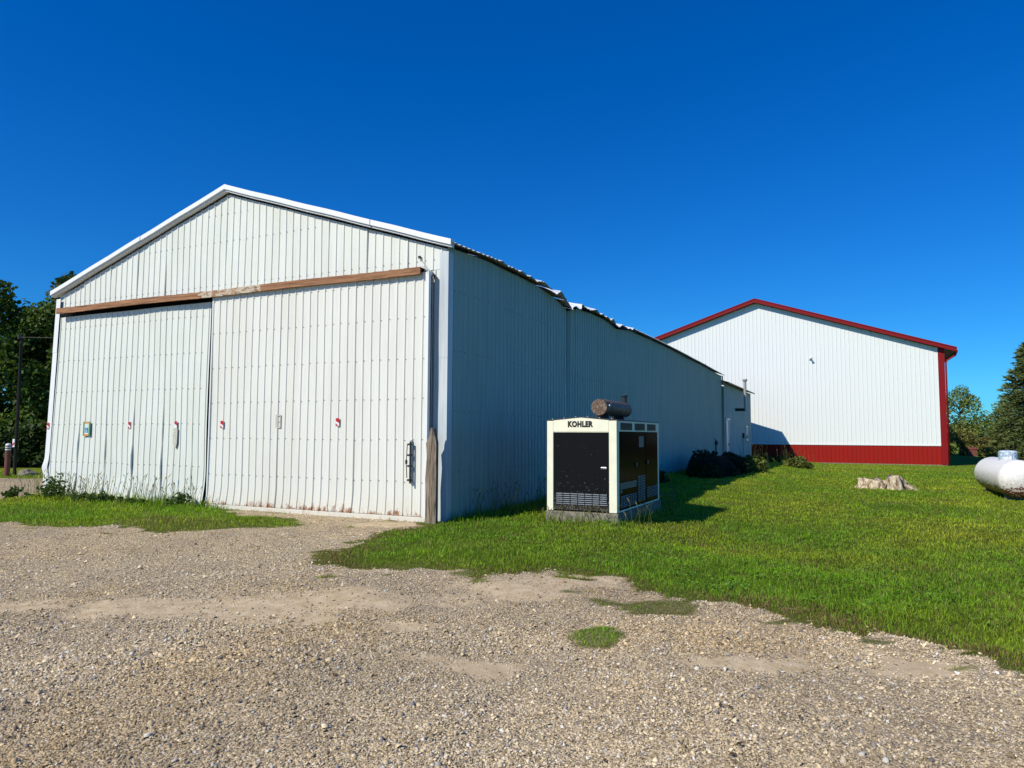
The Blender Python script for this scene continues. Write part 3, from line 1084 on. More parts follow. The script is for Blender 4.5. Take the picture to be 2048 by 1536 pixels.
# ------------------------------------------------------------------ timber post at the corner
post = MB()
zz = [-0.1, 0.3, 0.8, 1.2, 1.45, 1.55, 1.64, 1.72]
ww = [0.112, 0.112, 0.108, 0.104, 0.102, 0.072, 0.05, 0.03]
for i, (z, w) in enumerate(zip(zz, ww)):
    cx = -0.118 + 0.006 * z + (0.012 if z > 1.5 else 0)
    jg = 0.012 * math.sin(i * 2.7)
    post.v += [(cx - w + jg, -0.345, z), (cx - w * 0.2, -0.36, z + 0.01), (cx + w, -0.34, z - 0.03), (cx + w, -0.262, z), (cx - w * 0.9 + jg, -0.262, z)]
for i in range(len(zz) - 1):
    for j in range(5):
        post.f.append((i * 5 + j, i * 5 + (j + 1) % 5, (i + 1) * 5 + (j + 1) % 5, (i + 1) * 5 + j))
post.f.append(tuple(range((len(zz) - 1) * 5, len(zz) * 5)))
po = post.build('timber_post', M['post'])
tag(po, 'weathered split timber post with pointed top at the barn corner', 'post')


# ------------------------------------------------------------------ rear addition of the barn
AX, AY0, AY1, AZ = 0.13, 31.15, 42.9, 4.62
add = thing('barn_addition', 'lower grey metal addition with flue pipe at the far end of the barn', 'shed', (AX, AY0, 0))
y = AY0; k = 0
while y < AY1 - 0.1:
    wid = min(SHEET_W, AY1 - y)
    oy = y
    sheet('siding_sheet', M['steel_old'], add, (0, oy - AY0, 0), (0, 1, 0), (1, 0, 0), [q for q in rib_profile(5, PITCH_R, 0.024, 0.06, 0.02) if q[0] <= wid + 0.026], 0.0, AZ,
          lift=0.003 * (k % 2), rows=2)
    y += SHEET_W; k += 1
LA = AY1 - AY0
MB().box(-0.02, 0.03, LA - 0.01, LA + 0.03, 0, AZ).build('corner_trim', M['steel_old'], add)
MB().add([(-8.0, LA, 0), (0, LA, 0), (0, LA, AZ), (-5.9, LA, AZ + 1.9), (-8, LA, AZ + 1.3)], [(0, 1, 2, 3, 4)]).build('gable_wall', M['steel_old'], add)
MB().add([(0.30, -0.1, AZ - 0.02), (0.30, LA + 0.35, AZ - 0.02), (-5.9, LA + 0.35, AZ + 1.98), (-5.9, -0.1, AZ + 1.98),
          (0.30, -0.1, AZ + 0.06), (0.30, LA + 0.35, AZ + 0.06), (-5.9, LA + 0.35, AZ + 2.06), (-5.9, -0.1, AZ + 2.06)],
         [(0, 1, 2, 3), (4, 7, 6, 5), (0, 4, 5, 1), (1, 5, 6, 2), (0, 3, 7, 4)]).build('roof', M['asphalt'], add)
# flue: stub out of the wall, elbow, riser and rain cap
MB().tube([(0.0, 4.3, 3.22), (0.62, 4.3, 3.22)], 0.09, 12).build('flue_stub', M['iron'], add)
fl = MB().tube([(0.62, 4.3, 3.10), (0.62, 4.3, 5.0)], 0.085, 12).build('flue_pipe', M['pipe'], add)
MB().tube([(0.62, 4.3, 5.0), (0.62, 4.3, 5.04), (0.62, 4.3, 5.14)], [0.10, 0.15, 0.16], 12).build('flue_cap', M['pipe'], fl)
# door and window
dr = MB().box(0.032, 0.045, 0.35, 1.25, 0.05, 2.5).build('door', M['steel_old'], add)
for yy in (0.27, 1.25):
    MB().box(0.03, 0.075, yy, yy + 0.09, 0.0, 2.5).build('door_frame', M['trim'], dr)
MB().box(0.03, 0.12, 0.2, 1.42, 2.503, 2.58).build('door_hood', M['trim'], dr)
MB().box(0.046, 0.09, 1.12, 1.2, 1.0, 1.12).build('door_handle', M['iron'], dr)
wd = MB().box(0.034, 0.04, 8.75, 9.65, 1.35, 2.15).build('window', M['glass'], add)
for q in ((8.65, 8.75, 1.25, 2.25), (9.65, 9.75, 1.25, 2.25)):
    MB().box(0.03, 0.08, *q).build('window_frame', M['trim'], wd)
MB().box(0.03, 0.09, 8.753, 9.647, 2.15, 2.25).build('window_frame', M['trim'], wd)
MB().box(0.03, 0.10, 8.753, 9.647, 1.22, 1.35).build('window_sill', M['trim'], wd)
MB().box(0.041, 0.05, 9.2, 9.6, 1.6, 2.13).build('window_blind', M['paper'], wd)
MB().box(0.03, 0.16, 7.2, 7.55, 1.42, 1.75).build('meter_box', M['iron'], add)
MB().box(0.05, 0.09, 7.34, 7.40, 0.0, 1.42).build('conduit', M['steel_old'], add)

# ------------------------------------------------------------------ the red and white building
RY = 46.2
RXP, RHP = 0.25, 11.90
RXR = 12.72
RHE = 7.72
RSL = (RHP - RHE) / (RXR - RXP)
RXL = RXP - (RXR - RXP)
BASE = -0.38
BAND = 0.96
redb = thing('pole_building', 'tall white metal building with red roof trim and red lower band', 'building', (RXP, RY, BASE))
RP = 0.28
RW = 4 * RP
profr = rib_profile(4, RP, 0.02, 0.055, 0.02, minor=False)


def to_local(x):
    return x - RXP


x = RXR - 0.38
k = 0
while x > -9.5:
    ox = x - RW
    sheet('wall_sheet', M['white2'], redb, (to_local(ox), 0, -BASE), (1, 0, 0), (0, -1, 0), profr, BAND + 0.02,
          lambda u, ox=ox: RHP - RSL * abs(ox + u - RXP) - 0.05, lift=0.003 * (k % 2), rows=3)
    sheet('band_sheet', M['red'], redb, (to_local(ox), 0, -BASE), (1, 0, 0), (0, -1, 0), profr, BASE + 0.0, BAND - 0.03, lift=0.003 * (k % 2), rows=2)
    x -= RW; k += 1
zb = -BASE
MB().box(-10, to_local(RXR) - 0.365, -0.05, -0.005, zb + BAND - 0.045, zb + BAND + 0.03).build('band_trim', M['white2'], redb)
MB().box(to_local(RXR) - 0.36, to_local(RXR) + 0.03, -0.055, 0.3, 0, zb + RHE + 0.02).build('corner_trim', M['red_trim'], redb)
MB().box(-12.4, to_local(RXR) + 0.01, -0.02, 0.3, -0.35, -0.002).build('foundation', M['concrete'], redb)
# boxed rake overhang and roof
OH = 0.42


def rslab(name, xa, xb, y0, y1, t0, t1, m):
    """a strip that follows the roof slope, between two heights over the wall line"""
    za = zb + RHP - RSL * abs(xa - RXP); zc = zb + RHP - RSL * abs(xb - RXP)
    a, b2 = to_local(xa), to_local(xb)
    return MB().hexa([(a, y0, za + t0), (b2, y0, zc + t0), (b2, y1, zc + t0), (a, y1, za + t0),
                      (a, y0, za + t1), (b2, y0, zc + t1), (b2, y1, zc + t1), (a, y1, za + t1)]).build(name, m, redb)


for xe in (RXR + 0.75, RXL - 0.75):
    rslab('soffit', RXP, xe, -OH, 0.0, 0.0, 0.03, M['red_trim'])
    rslab('rake_fascia', RXP, xe, -OH - 0.05, -OH, -0.04, 0.20, M['red_trim'])
    rslab('rake_cap', RXP, xe, -OH - 0.08, -OH + 0.12, 0.203, 0.275, M['red_trim'])
    rslab('roof_slope', RXP, xe, -OH + 0.121, 30.0, 0.15, 0.26, M['red'])
# eave: soffit return, gutter, downspout
ex = to_local(RXR)
MB().add([(ex + 0.03, -OH + 0.003, zb + RHE - 0.02), (ex + 0.72, -OH + 0.003, zb + RHE - 0.27), (ex + 0.72, 30, zb + RHE - 0.27), (ex + 0.03, 30, zb + RHE - 0.02)], [(0, 1, 2, 3)]).build('eave_soffit', M['red_trim'], redb)
MB().box(ex + 0.68, ex + 0.80, -OH - 0.02, 30, zb + RHE - 0.36, zb + RHE - 0.18).build('gutter', M['red_trim'], redb, bevel=0.02)
MB().tube([(ex + 0.72, -0.10, zb + RHE - 0.36), (ex + 0.70, -0.10, zb + RHE - 0.50), (ex + 0.16, -0.06, zb + RHE - 0.85), (ex + 0.10, -0.06, zb + RHE - 1.05), (ex + 0.10, -0.06, 0.2)],
          0.055, 8).build('downspout', M['red_trim'], redb, smooth=True)
MB().add([(ex, 0.3, 0), (ex, 30, 0), (ex, 30, zb + RHE), (ex, 0.3, zb + RHE)], [(0, 1, 2, 3)]).build('long_wall', M['white2'], redb)
MB().add([(to_local(RXL), 0.3, 0), (to_local(RXL), 30, 0), (to_local(RXL), 30, zb + RHE), (to_local(RXL), 0.3, zb + RHE)], [(0, 1, 2, 3)]).build('long_wall', M['white2'], redb)
# wall lamp
lx, lz = to_local(4.12), zb + 7.36
lamp = MB().box(lx - 0.10, lx + 0.10, -0.07, -0.02, lz - 0.10, lz + 0.10).build('wall_lamp', M['trim'], redb, bevel=0.01)
MB().tube([(lx, -0.07, lz), (lx, -0.26, lz + 0.04), (lx + 0.02, -0.36, lz - 0.04)], [0.05, 0.055, 0.10], 10).build('lamp_head', M['trim'], lamp, smooth=True)

# ------------------------------------------------------------------ generator on its pad
GXA, GXB, GYA, GYB = 1.65, 3.0, 0.90, 3.95
PZ = 0.22
pad = MB().box(GXA - 0.02, GXB + 0.03, GYA - 0.03, GYB + 0.05, -0.35, PZ - 0.01).build('concrete_pad', M['concrete'], bevel=0.015)
tag(pad, 'rough concrete pad under the cream generator', 'pad')
gen = thing('generator', 'cream and black generator cabinet with lettering and muffler beside the barn', 'generator', (GXA, GYA, PZ))
GW, GL, GH = GXB - GXA, GYB - GYA, 1.87 - PZ
PK = 0.055
# cabinet body (set back from the frame), roof with shallow ridge
MB().box(0.03, GW - 0.03, 0.035, GL - 0.03, 0.01, GH - 0.03).build('cabinet_core', M['asphalt'], gen)
for x0, x1 in ((0.0, 0.125), (GW - 0.145, GW)):
    MB().box(x0, x1, 0.0, 0.03, 0.0, GH - 0.003).build('corner_post', M['cream'], gen, bevel=0.006)
hd = MB()
hd.add([(0.128, 0, GH - 0.195), (GW - 0.148, 0, GH - 0.195), (GW - 0.148, 0, GH + 0.006), (GW / 2, 0, GH + PK), (0.128, 0, GH + 0.006),
        (0.128, 0.03, GH - 0.195), (GW - 0.148, 0.03, GH - 0.195), (GW - 0.148, 0.03, GH + 0.006), (GW / 2, 0.03, GH + PK), (0.128, 0.03, GH + 0.006)],
       [(0, 1, 2, 3, 4), (9, 8, 7, 6, 5), (0, 5, 6, 1), (1, 6, 7, 2), (2, 7, 8, 3), (3, 8, 9, 4), (4, 9, 5, 0)])
header = hd.build('front_header', M['cream'], gen)
rf = MB()
rf.add([(-0.015, 0.02, GH), (GW / 2, 0.02, GH + PK + 0.004), (GW + 0.015, 0.02, GH), (-0.015, GL, GH), (GW / 2, GL, GH + PK + 0.004), (GW + 0.015, GL, GH),
        (-0.015, 0.02, GH + 0.014), (GW / 2, 0.02, GH + PK + 0.018), (GW + 0.015, 0.02, GH + 0.014), (-0.015, GL, GH + 0.014), (GW / 2, GL, GH + PK + 0.018), (GW + 0.015, GL, GH + 0.014)],
       [(6, 7, 10, 9), (7, 8, 11, 10), (0, 3, 4, 1), (1, 4, 5, 2), (0, 1, 7, 6), (1, 2, 8, 7), (2, 5, 11, 8), (0, 6, 9, 3), (3, 9, 10, 4), (4, 10, 11, 5)])
roofg = rf.build('roof', M['asphalt'], gen)
bolts = MB()
for i in range(6):
    xx = 0.1 + i * (GW - 0.2) / 5
    bolts.tube([(xx, 0.035, GH + PK * (1 - abs(xx - GW / 2) / (GW / 2))), (xx, 0.035, GH + 0.035 + PK * (1 - abs(xx - GW / 2) / (GW / 2)))], 0.014, 6)
bo = bolts.build('roof_bolts', M['iron_pale'], roofg); bo['kind'] = 'stuff'
fd = MB().box(0.13, GW - 0.15, 0.012, 0.034, 0.02, GH - 0.215).build('front_door', M['front_panel'], gen)
MB().box(0.13, GW - 0.15, 0.004, 0.033, GH - 0.212, GH - 0.198).build('drip_edge', M['cream'], fd)
MB().box(GW - 0.30, GW - 0.19, -0.006, 0.0115, 0.775, 0.81).build('latch', M['latch'], fd, bevel=0.004)
MB().box(GW - 0.285, GW - 0.265, -0.009, -0.0065, 0.785, 0.80).build('latch_hole', M['letter'], fd)
vx0, vx1 = 0.175, GW - 0.185
vw = (vx1 - vx0) / 7
for c in range(7):
    mb = MB()
    for r in range(6):
        z = 0.115 + r * 0.037
        mb.add([(vx0 + c * vw + 0.008, 0.0115, z), (vx0 + (c + 1) * vw - 0.008, 0.0115, z), (vx0 + (c + 1) * vw - 0.008, -0.004, z + 0.012), (vx0 + c * vw + 0.008, -0.004, z + 0.012),
                (vx0 + (c + 1) * vw - 0.008, 0.0115, z + 0.019), (vx0 + c * vw + 0.008, 0.0115, z + 0.019)], [(0, 1, 2, 3), (3, 2, 4, 5)])
    mb.build('vent', M['slot'], fd)
# side header with three grilles
sx = GW
MB().box(sx - 0.028, sx + 0.004, 0.031, GL, GH - 0.195, GH - 0.004).build('side_header', M['cream'], gen)
for y0, y1 in ((0.22, 0.98), (1.16, 1.90), (2.08, 2.78)):
    gr_ = MB().box(sx + 0.0045, sx + 0.0075, y0, y1, GH - 0.17, GH - 0.035).build('side_grille', M['letter'], gen)
    mb = MB()
    for r in range(7):
        z = GH - 0.162 + r * 0.0185
        mb.add([(sx + 0.008, y0 + 0.02, z), (sx + 0.008, y1 - 0.02, z), (sx + 0.020, y1 - 0.02, z + 0.006), (sx + 0.020, y0 + 0.02, z + 0.006)], [(0, 1, 2, 3)])
    mb.build('grille_slats', M['vent'], gr_)
for y0, y1 in ((0.031, 0.13), (GL - 0.11, GL)):
    MB().box(sx - 0.028, sx + 0.003, y0, y1, 0.0, GH - 0.198).build('corner_post', M['cream'], gen)
MB().box(sx - 0.028, sx + 0.010, 0.133, GL - 0.113, 0.0, 0.03).build('side_sill', M['olive'], gen)
doors = ((0.14, 1.30, 0.07, 0.30, 7), (1.315, 1.96, 0.09, 0.62, 3), (1.975, 2.93, 0.12, 0.36, 7))
for i, (y0, y1, v0, v1, nc) in enumerate(doors):
    sd = MB().box(sx - 0.026, sx + 0.006 - 0.004 * (i == 1), y0, y1, 0.034, GH - 0.203).build('side_door', M['side_panel'], gen)
    px = sx + 0.0065 - 0.004 * (i == 1)
    cw = (y1 - y0 - 0.1) / nc
    for c in range(nc):
        mb = MB()
        nr = int((v1 - v0) / 0.032)
        for r in range(nr):
            z = v0 + r * 0.032
            ya, yb = y0 + 0.05 + c * cw + 0.014, y0 + 0.05 + (c + 1) * cw - 0.014
            mb.add([(px, ya, z), (px, yb, z), (px + 0.008, yb, z + 0.013), (px + 0.008, ya, z + 0.013), (px, yb, z + 0.017), (px, ya, z + 0.017)], [(0, 1, 2, 3), (3, 2, 4, 5)])
        mb.build('vent', M['slot'], sd)
    if i == 0:
        MB().box(px, px + 0.02, y1 - 0.14, y1 - 0.03, 0.78, 0.86).build('latch', M['letter'], sd)
        MB().box(px, px + 0.002, y0 + 0.03, y1 - 0.04, 0.40, 0.52).build('pale_decal', M['label'], sd)
        MB().box(px, px + 0.003, y0 + 0.03, y0 + 0.17, 0.34, 0.39).build('data_plate', M['label'], sd)
    if i == 1:
        MB().box(px, px + 0.003, y0 + 0.15, y1 - 0.15, GH - 0.50, GH - 0.28).build('warning_label', M['label'], sd)
    if i == 2:
        MB().box(px, px + 0.02, y0 + 0.03, y0 + 0.14, 0.80, 0.88).build('latch', M['letter'], sd)
# lettering on the header
cu = bpy.data.curves.new('lettering', 'FONT')
cu.body = 'KOHLER'
cu.size = 0.138
cu.offset = 0.0088
cu.space_character = 1.13
cu.extrude = 0.0015
cu.align_x = 'CENTER'
cu.align_y = 'CENTER'
tmp = bpy.data.objects.new('lettering_curve', cu)
col.objects.link(tmp)
bpy.context.view_layer.update()
dg = bpy.context.evaluated_depsgraph_get()
tme = bpy.data.meshes.new_from_object(tmp.evaluated_get(dg))
bpy.data.objects.remove(tmp)
lt_ = bpy.data.objects.new('lettering', tme)
tme.materials.clear(); tme.materials.append(M['letter'])
col.objects.link(lt_)
lt_.parent = header
lt_.scale = (0.84, 1, 1.0)
lt_.location = (GW / 2 - 0.02, -0.003, GH - 0.068)
lt_.rotation_euler = (math.pi / 2, 0, 0)
# muffler on brackets, with strap, end cap and raincap stack
muf = MB()
mx, mz, mr = 0.80, GH + PK + 0.215, 0.158
body = MB().tube([(mx, 0.66, mz), (mx, 0.70, mz), (mx, 1.0, mz), (mx, 2.36, mz), (mx, 2.45, mz), (mx, 2.50, mz)], [mr * 0.985, mr, mr, mr, mr * 0.86, mr * 0.4], 28).build('muffler', M['rust'], gen, smooth=False)
for yy in (0.99, 1.03):
    MB().tube([(mx, yy, mz), (mx, yy + 0.025, mz)], mr + 0.006, 28).build('strap', M['rust'], body)
for yy in (0.85, 1.85):
    MB().box(mx - 0.13, mx + 0.13, yy, yy + 0.04, GH + 0.02, mz - mr + 0.03).build('bracket', M['iron'], body)
MB().tube([(mx + 0.02, 2.28, mz + mr - 0.03), (mx + 0.02, 2.28, mz + mr + 0.12), (mx + 0.02, 2.28, mz + mr + 0.125), (mx + 0.02, 2.28, mz + mr + 0.15)], [0.055, 0.055, 0.075, 0.075], 12).build('exhaust_stack', M['iron'], body)
MB().tube([(mx + mr * 0.97, 0.80, mz + 0.03), (mx + mr + 0.02, 0.80, mz + 0.035)], 0.02, 8).build('plug', M['iron_pale'], body)

# ------------------------------------------------------------------ gas tank
tk_z = float(ground_z(11.2, 14.0)) + 0.60
tank = thing('gas_tank', 'white gas tank with peeling rusty paint and pale blue lid', 'tank', (11.02, 14.9, tk_z), rz=math.radians(2.0))
pts, rad = [], []
TR, TL = 0.54, 2.0
for i in range(9):
    t = i / 8 * math.pi / 2
    pts.append((0, TL - 0.32 + 0.32 * math.sin(t), 0)); rad.append(max(0.02, TR * math.cos(t)))
pts = [(0, -q[1], 0) for q in pts[::-1]] + pts
rad = rad[::-1] + rad
MB().tube(pts, rad, 40).build('tank_shell', M['tank'], tank, smooth=True)
for yy in (-1.3, 1.3):
    MB().box(-0.3, 0.3, yy - 0.08, yy + 0.08, -0.85, -0.42).build('saddle', M['concrete'], tank)
MB().tube([(0, TL - 0.03, 0.0), (0, TL + 0.07, 0)], 0.05, 10).build('end_fitting', M['trim'], tank)
ld = MB().tube([(0, -0.4, 0.48), (0, -0.4, 0.51), (0, -0.4, 0.74), (0, -0.4, 0.78), (0, -0.4, 0.795)], [0.26, 0.25, 0.25, 0.21, 0.08], 28).build('dome_lid', M['lid'], tank)
for yy in (-0.74, -0.06):
    MB().tube([(0, yy, 0.44), (0, yy, 0.62)], 0.035, 8).build('lifting_lug', M['tank'], tank)

# ------------------------------------------------------------------ stump
st = thing('tree_stump', 'wide weathered tree stump rotting in the lawn', 'stump', (7.75, 16.2, float(ground_z(7.75, 16.2))))
nA, nZ = 96, 10
vs, fs = [], []
for j in range(nZ):
    t = j / (nZ - 1)
    for i in range(nA):
        an = 2 * math.pi * i / nA
        flare = 1 + 0.30 * (1 - t) ** 2 * (0.6 + 0.6 * math.sin(an * 5 + 1))
        rx = 0.70 * flare; ry = 0.45 * flare
        rr = 1 + 0.12 * math.sin(an * 7 + 2 + t) + 0.07 * math.sin(an * 13 + t * 2) + 0.05 * math.sin(an * 31 + t * 2) + 0.015 * random.uniform(-1, 1)
        xx = math.cos(an) * rx * rr; yy = math.sin(an) * ry * rr
        h = 0.34 + 0.05 * math.sin(xx * 5.2 + 0.6) + 0.10 * float(smooth(0.0, 0.3, xx)) - 0.10 * math.exp(-((xx - 0.02) / 0.10) ** 2) - 0.26 * float(smooth(0.45, 0.85, xx)) + 0.035 * math.sin(an * 11)
        vs.append((xx, yy, -0.1 + (h + 0.1) * t + 0.012 * random.random() * t))
for j in range(nZ - 1):
    for i in range(nA):
        fs.append((j * nA + i, j * nA + (i + 1) % nA, (j + 1) * nA + (i + 1) % nA, (j + 1) * nA + i))
vs.append((0, 0, 0.22))
for i in range(nA):
    fs.append(((nZ - 1) * nA + i, (nZ - 1) * nA + (i + 1) % nA, len(vs) - 1))
MB().add(vs, fs).build('stump_wood', M['stump'], st, smooth=True)
for i, (an, ln) in enumerate(((2.9, 0.95), (3.6, 0.8), (-0.2, 1.0), (0.5, 0.9), (4.6, 0.75))):
    p0 = Vector((math.cos(an) * 0.5, math.sin(an) * 0.4, 0.18)); p1 = Vector((math.cos(an) * ln * 0.8, math.sin(an) * ln * 0.6, 0.06)); p2 = Vector((math.cos(an) * ln * 1.05, math.sin(an) * ln * 0.8, -0.05))
    MB().tube([p0, p1, p2], [0.15, 0.10, 0.04], 7).build('root', M['stump'], st)


# ------------------------------------------------------------------ vegetation builders
def leaves(centres, normals, sizes, tints, aspect=0.6, droop=None):
    """folded diamond leaves; returns co, tri, tint"""
    n = len(centres)
    t = np.cross(normals, rng.normal(size=(n, 3)))
    t /= np.linalg.norm(t, axis=1, keepdims=True) + 1e-9
    s = np.cross(normals, t)
    sz = sizes[:, None]
    a = centres - t * sz * 0.5
    b = centres + t * sz * 0.5
    c = centres + s * sz * 0.5 * aspect + normals * sz * 0.12
    d = centres - s * sz * 0.5 * aspect + normals * sz * 0.12
    co = np.stack([a, c, b, d], 1).reshape(-1, 3)
    i = np.arange(n) * 4
    tri = np.concatenate([np.c_[i, i + 1, i + 2], np.c_[i, i + 2, i + 3]])
    return co, tri, np.repeat(tints, 4, 0)


def unit(v):
    return v / (np.linalg.norm(v, axis=1, keepdims=True) + 1e-9)


def crown(clumps, n, size, base, var=0.35, flat=0.4):
    """clumps: list of (x, y, z, r). leaves lie in shells round the clumps"""
    w = np.array([c[3] ** 2 for c in clumps]); w /= w.sum()
    k = rng.choice(len(clumps), n, p=w)
    cl = np.array(clumps)[k]
    d = unit(rng.normal(size=(n, 3)))
    r = cl[:, 3] * rng.uniform(0.35, 1.12, n) ** 0.6
    p = cl[:, :3] + d * r[:, None] * np.array([1, 1, 0.8])
    nr = unit(d * 0.6 + rng.normal(size=(n, 3)) * 0.6 + np.array([0, 0, flat]))
    shade = rng.uniform(1 - var, 1 + var, n)
    ctint = rng.uniform(0.8, 1.2, len(clumps))[k]
    tint = np.array(base)[None] * (shade * ctint)[:, None]
    tint[:, 0] *= rng.uniform(0.8, 1.3, n)
    return leaves(p, nr, size * rng.uniform(0.6, 1.3, n), tint, 0.7)


def tree(name, label, loc, h, rad, n_leaf, size, base, group=None, trunk_h=0.3, n_clump=26, seed=1, sparse=1.0, zlow=0.12):
    r = random.Random(seed)
    t = thing(name, label, 'tree', loc, group)
    tr = MB()
    th = h * 0.72
    tr.tube([(0, 0, -0.2), (0.03, 0, h * 0.12), (0.1, 0.05, h * 0.4), (0.0, 0.1, th)], [h * 0.030, h * 0.023, h * 0.016, h * 0.004], 9)
    clumps = []
    for i in range(n_clump):
        a = r.uniform(0, 2 * math.pi)
        z = r.uniform(zlow, 0.96)
        prof = math.sin(min(1.0, (1.02 - z) / 0.62) * math.pi / 2) * (0.75 + 0.25 * min(1, z / 0.4))
        d = rad * prof * r.uniform(0.35, 0.92)
        cr = rad * r.uniform(0.20, 0.36) * (0.6 + 0.4 * prof)
        c = (math.cos(a) * d, math.sin(a) * d, z * h, cr)
        clumps.append(c)
        z0 = max(h * 0.1, min(th * 0.95, z * h - d * 0.6))
        tr.tube([(0.05, 0.03, z0), (c[0] * 0.5, c[1] * 0.5, (z0 + c[2]) / 2 + 0.1), (c[0], c[1], c[2])], [h * 0.010, h * 0.006, h * 0.002], 5)
    tr.build('trunk', M['bark'], t)
    co, tri_, ti = crown(clumps, n_leaf, size, base)
    big_mesh('crown', co, tri_, M['leaf'], ti, t)
    return t


def conifer(name, label, loc, h, rad, base, group=None, n_br=760, per=44, seed=2):
    r = random.Random(seed)
    t = thing(name, label, 'tree', loc, group)
    MB().tube([(0, 0, -0.2), (0, 0, h * 0.5), (0, 0, h)], [h * 0.026, h * 0.016, 0.01], 9).build('trunk', M['bark'], t)
    P, Nn, Sz, Ti = [], [], [], []
    br = MB()
    for i in range(n_br):
        z = (i + r.random()) / n_br
        zz = 0.07 + 0.93 * z ** 1.05
        a = i * 2.399963 + r.uniform(-0.3, 0.3)
        ln = rad * (1 - zz) ** 0.78 * r.uniform(0.82, 1.12) + 0.2
        base_p = np.array([0, 0, zz * h])
        dirv = np.array([math.cos(a), math.sin(a), 0.0])
        up = 0.25 - 0.55 * (1 - zz)
        if i % 4 == 0:
            e = base_p + dirv * ln * 0.95 + np.array([0, 0, ln * up * 0.9])
            br.tube([base_p, (base_p + e) / 2 + np.array([0, 0, 0.05]), e], [0.04, 0.025, 0.008], 4, cap=False)
        s = np.array([r.random() ** 0.6 for _ in range(per)])
        side = np.array([-math.sin(a), math.cos(a), 0.0])
        lat = np.array([r.uniform(-1, 1) for _ in range(per)]) * (0.30 * ln * (1.05 - s) + 0.10)
        p = base_p[None] + dirv[None] * (ln * s)[:, None] + side[None] * lat[:, None]
        p[:, 2] += ln * up * s ** 1.4 - np.abs(lat) * 0.15 + np.array([r.uniform(-0.12, 0.10) for _ in range(per)])
        P.append(p)
        q = dirv[None] * 0.7 + side[None] * np.sign(lat)[:, None] * 0.5 + np.array([0, 0, 0.15])
        Nn.append(q)
        Sz.append(np.array([r.uniform(0.26, 0.50) for _ in range(per)]))
        tt = np.array(base)[None] * (r.uniform(0.75, 1.2) * (0.6 + 0.65 * s))[:, None]
        Ti.append(tt)
    br.build('branches', M['bark'], t)
    P = np.concatenate(P); D = unit(np.concatenate(Nn) + rng.normal(size=(len(P), 3)) * 0.25); Sz = np.concatenate(Sz); Ti = np.concatenate(Ti)
    # sprays: narrow pointed triangles along the shoot, two crossing
    side = unit(np.cross(D, np.array([0, 0, 1.0])[None] + rng.normal(size=P.shape) * 0.2))
    up = unit(np.cross(side, D))
    co, tr_ = [], []
    for k_, ax in enumerate((side, up)):
        a = P + ax * (Sz * 0.16)[:, None]; b = P - ax * (Sz * 0.16)[:, None]; c = P + D * Sz[:, None] - np.array([0, 0, 0.04])
        co.append(np.stack([a, b, c], 1).reshape(-1, 3))
    co = np.concatenate(co)
    tri_ = np.arange(len(co)).reshape(-1, 3)
    ti = np.concatenate([np.repeat(Ti, 3, 0)] * 2)
    big_mesh('crown', co, tri_, M['needle'], ti, t)
    return t


def bush(name, label, loc, rx, ry, rz, n, size, base, cat='bush', group=None, nc=14, seed=3, stems=True):
    r = random.Random(seed)
    t = thing(name, label, cat, loc, group)
    clumps = []
    for i in range(nc):
        a = r.uniform(0, 2 * math.pi); q = math.sqrt(r.random())
        clumps.append((math.cos(a) * rx * q, math.sin(a) * ry * q, rz * r.uniform(0.15, 0.85) * (1.05 - 0.5 * q), rz * r.uniform(0.22, 0.42)))
    co, tri_, ti = crown(clumps, n, size, base)
    co[:, 2] = np.maximum(co[:, 2], -0.02)
    big_mesh('foliage', co, tri_, M['leaf'], ti, t)
    if stems:
        mb = MB()
        for c in clumps[:8]:
            mb.tube([(c[0] * 0.4, c[1] * 0.4, -0.05), (c[0] * 0.8, c[1] * 0.8, c[2] * 0.6), (c[0], c[1], c[2])], [0.025, 0.016, 0.006], 5)
        mb.build('stems', M['bark'], t)
    return t


G_DARK = (0.060, 0.115, 0.018)
G_MID = (0.090, 0.155, 0.025)
TG = 'broadleaf trees beyond the gravel drive'
tree('broadleaf_tree', 'tall open-crowned tree at the frame edge beyond the drive', (-34.5, 10.6, 0), 9.6, 4.2, 6000, 0.32, G_DARK, TG, n_clump=34, seed=4)
tree('broadleaf_tree', 'dense leafy tree right behind the dark pole', (-32.2, 12.6, 0), 8.8, 4.6, 17000, 0.27, G_MID, TG, n_clump=44, seed=5, zlow=0.06)
tree('broadleaf_tree', 'round green tree touching the barn edge', (-31.5, 15.5, 0), 8.6, 4.6, 16000, 0.27, (0.075, 0.14, 0.02), TG, n_clump=44, seed=6, zlow=0.06)
tree('broadleaf_tree', 'taller tree peeking over the barn roof end', (-41.5, 18.6, 0), 12.6, 4.8, 7000, 0.45, (0.06, 0.09, 0.02), TG, n_clump=36, seed=8)
tree('broadleaf_tree', 'dark backing tree filling the gap behind the bollard', (-37.5, 8.2, 0), 9.0, 5.0, 6000, 0.42, G_DARK, TG, n_clump=40, seed=9, zlow=0.06)
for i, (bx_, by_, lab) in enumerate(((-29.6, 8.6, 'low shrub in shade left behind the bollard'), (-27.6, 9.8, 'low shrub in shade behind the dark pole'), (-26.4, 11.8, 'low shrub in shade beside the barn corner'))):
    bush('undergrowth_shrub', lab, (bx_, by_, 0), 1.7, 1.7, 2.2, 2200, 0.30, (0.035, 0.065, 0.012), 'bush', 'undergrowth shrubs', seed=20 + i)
conifer('spruce_tree', 'big dense spruce behind the gas tank', (22.2, 61.0, -0.45), 12.4, 5.9, (0.125, 0.16, 0.048))
tree('light_tree', 'light open tree between the red corner and the spruce', (17.8, 83.0, -0.4), 7.4, 4.2, 5200, 0.24, (0.19, 0.26, 0.06), n_clump=26, seed=31, zlow=0.25)
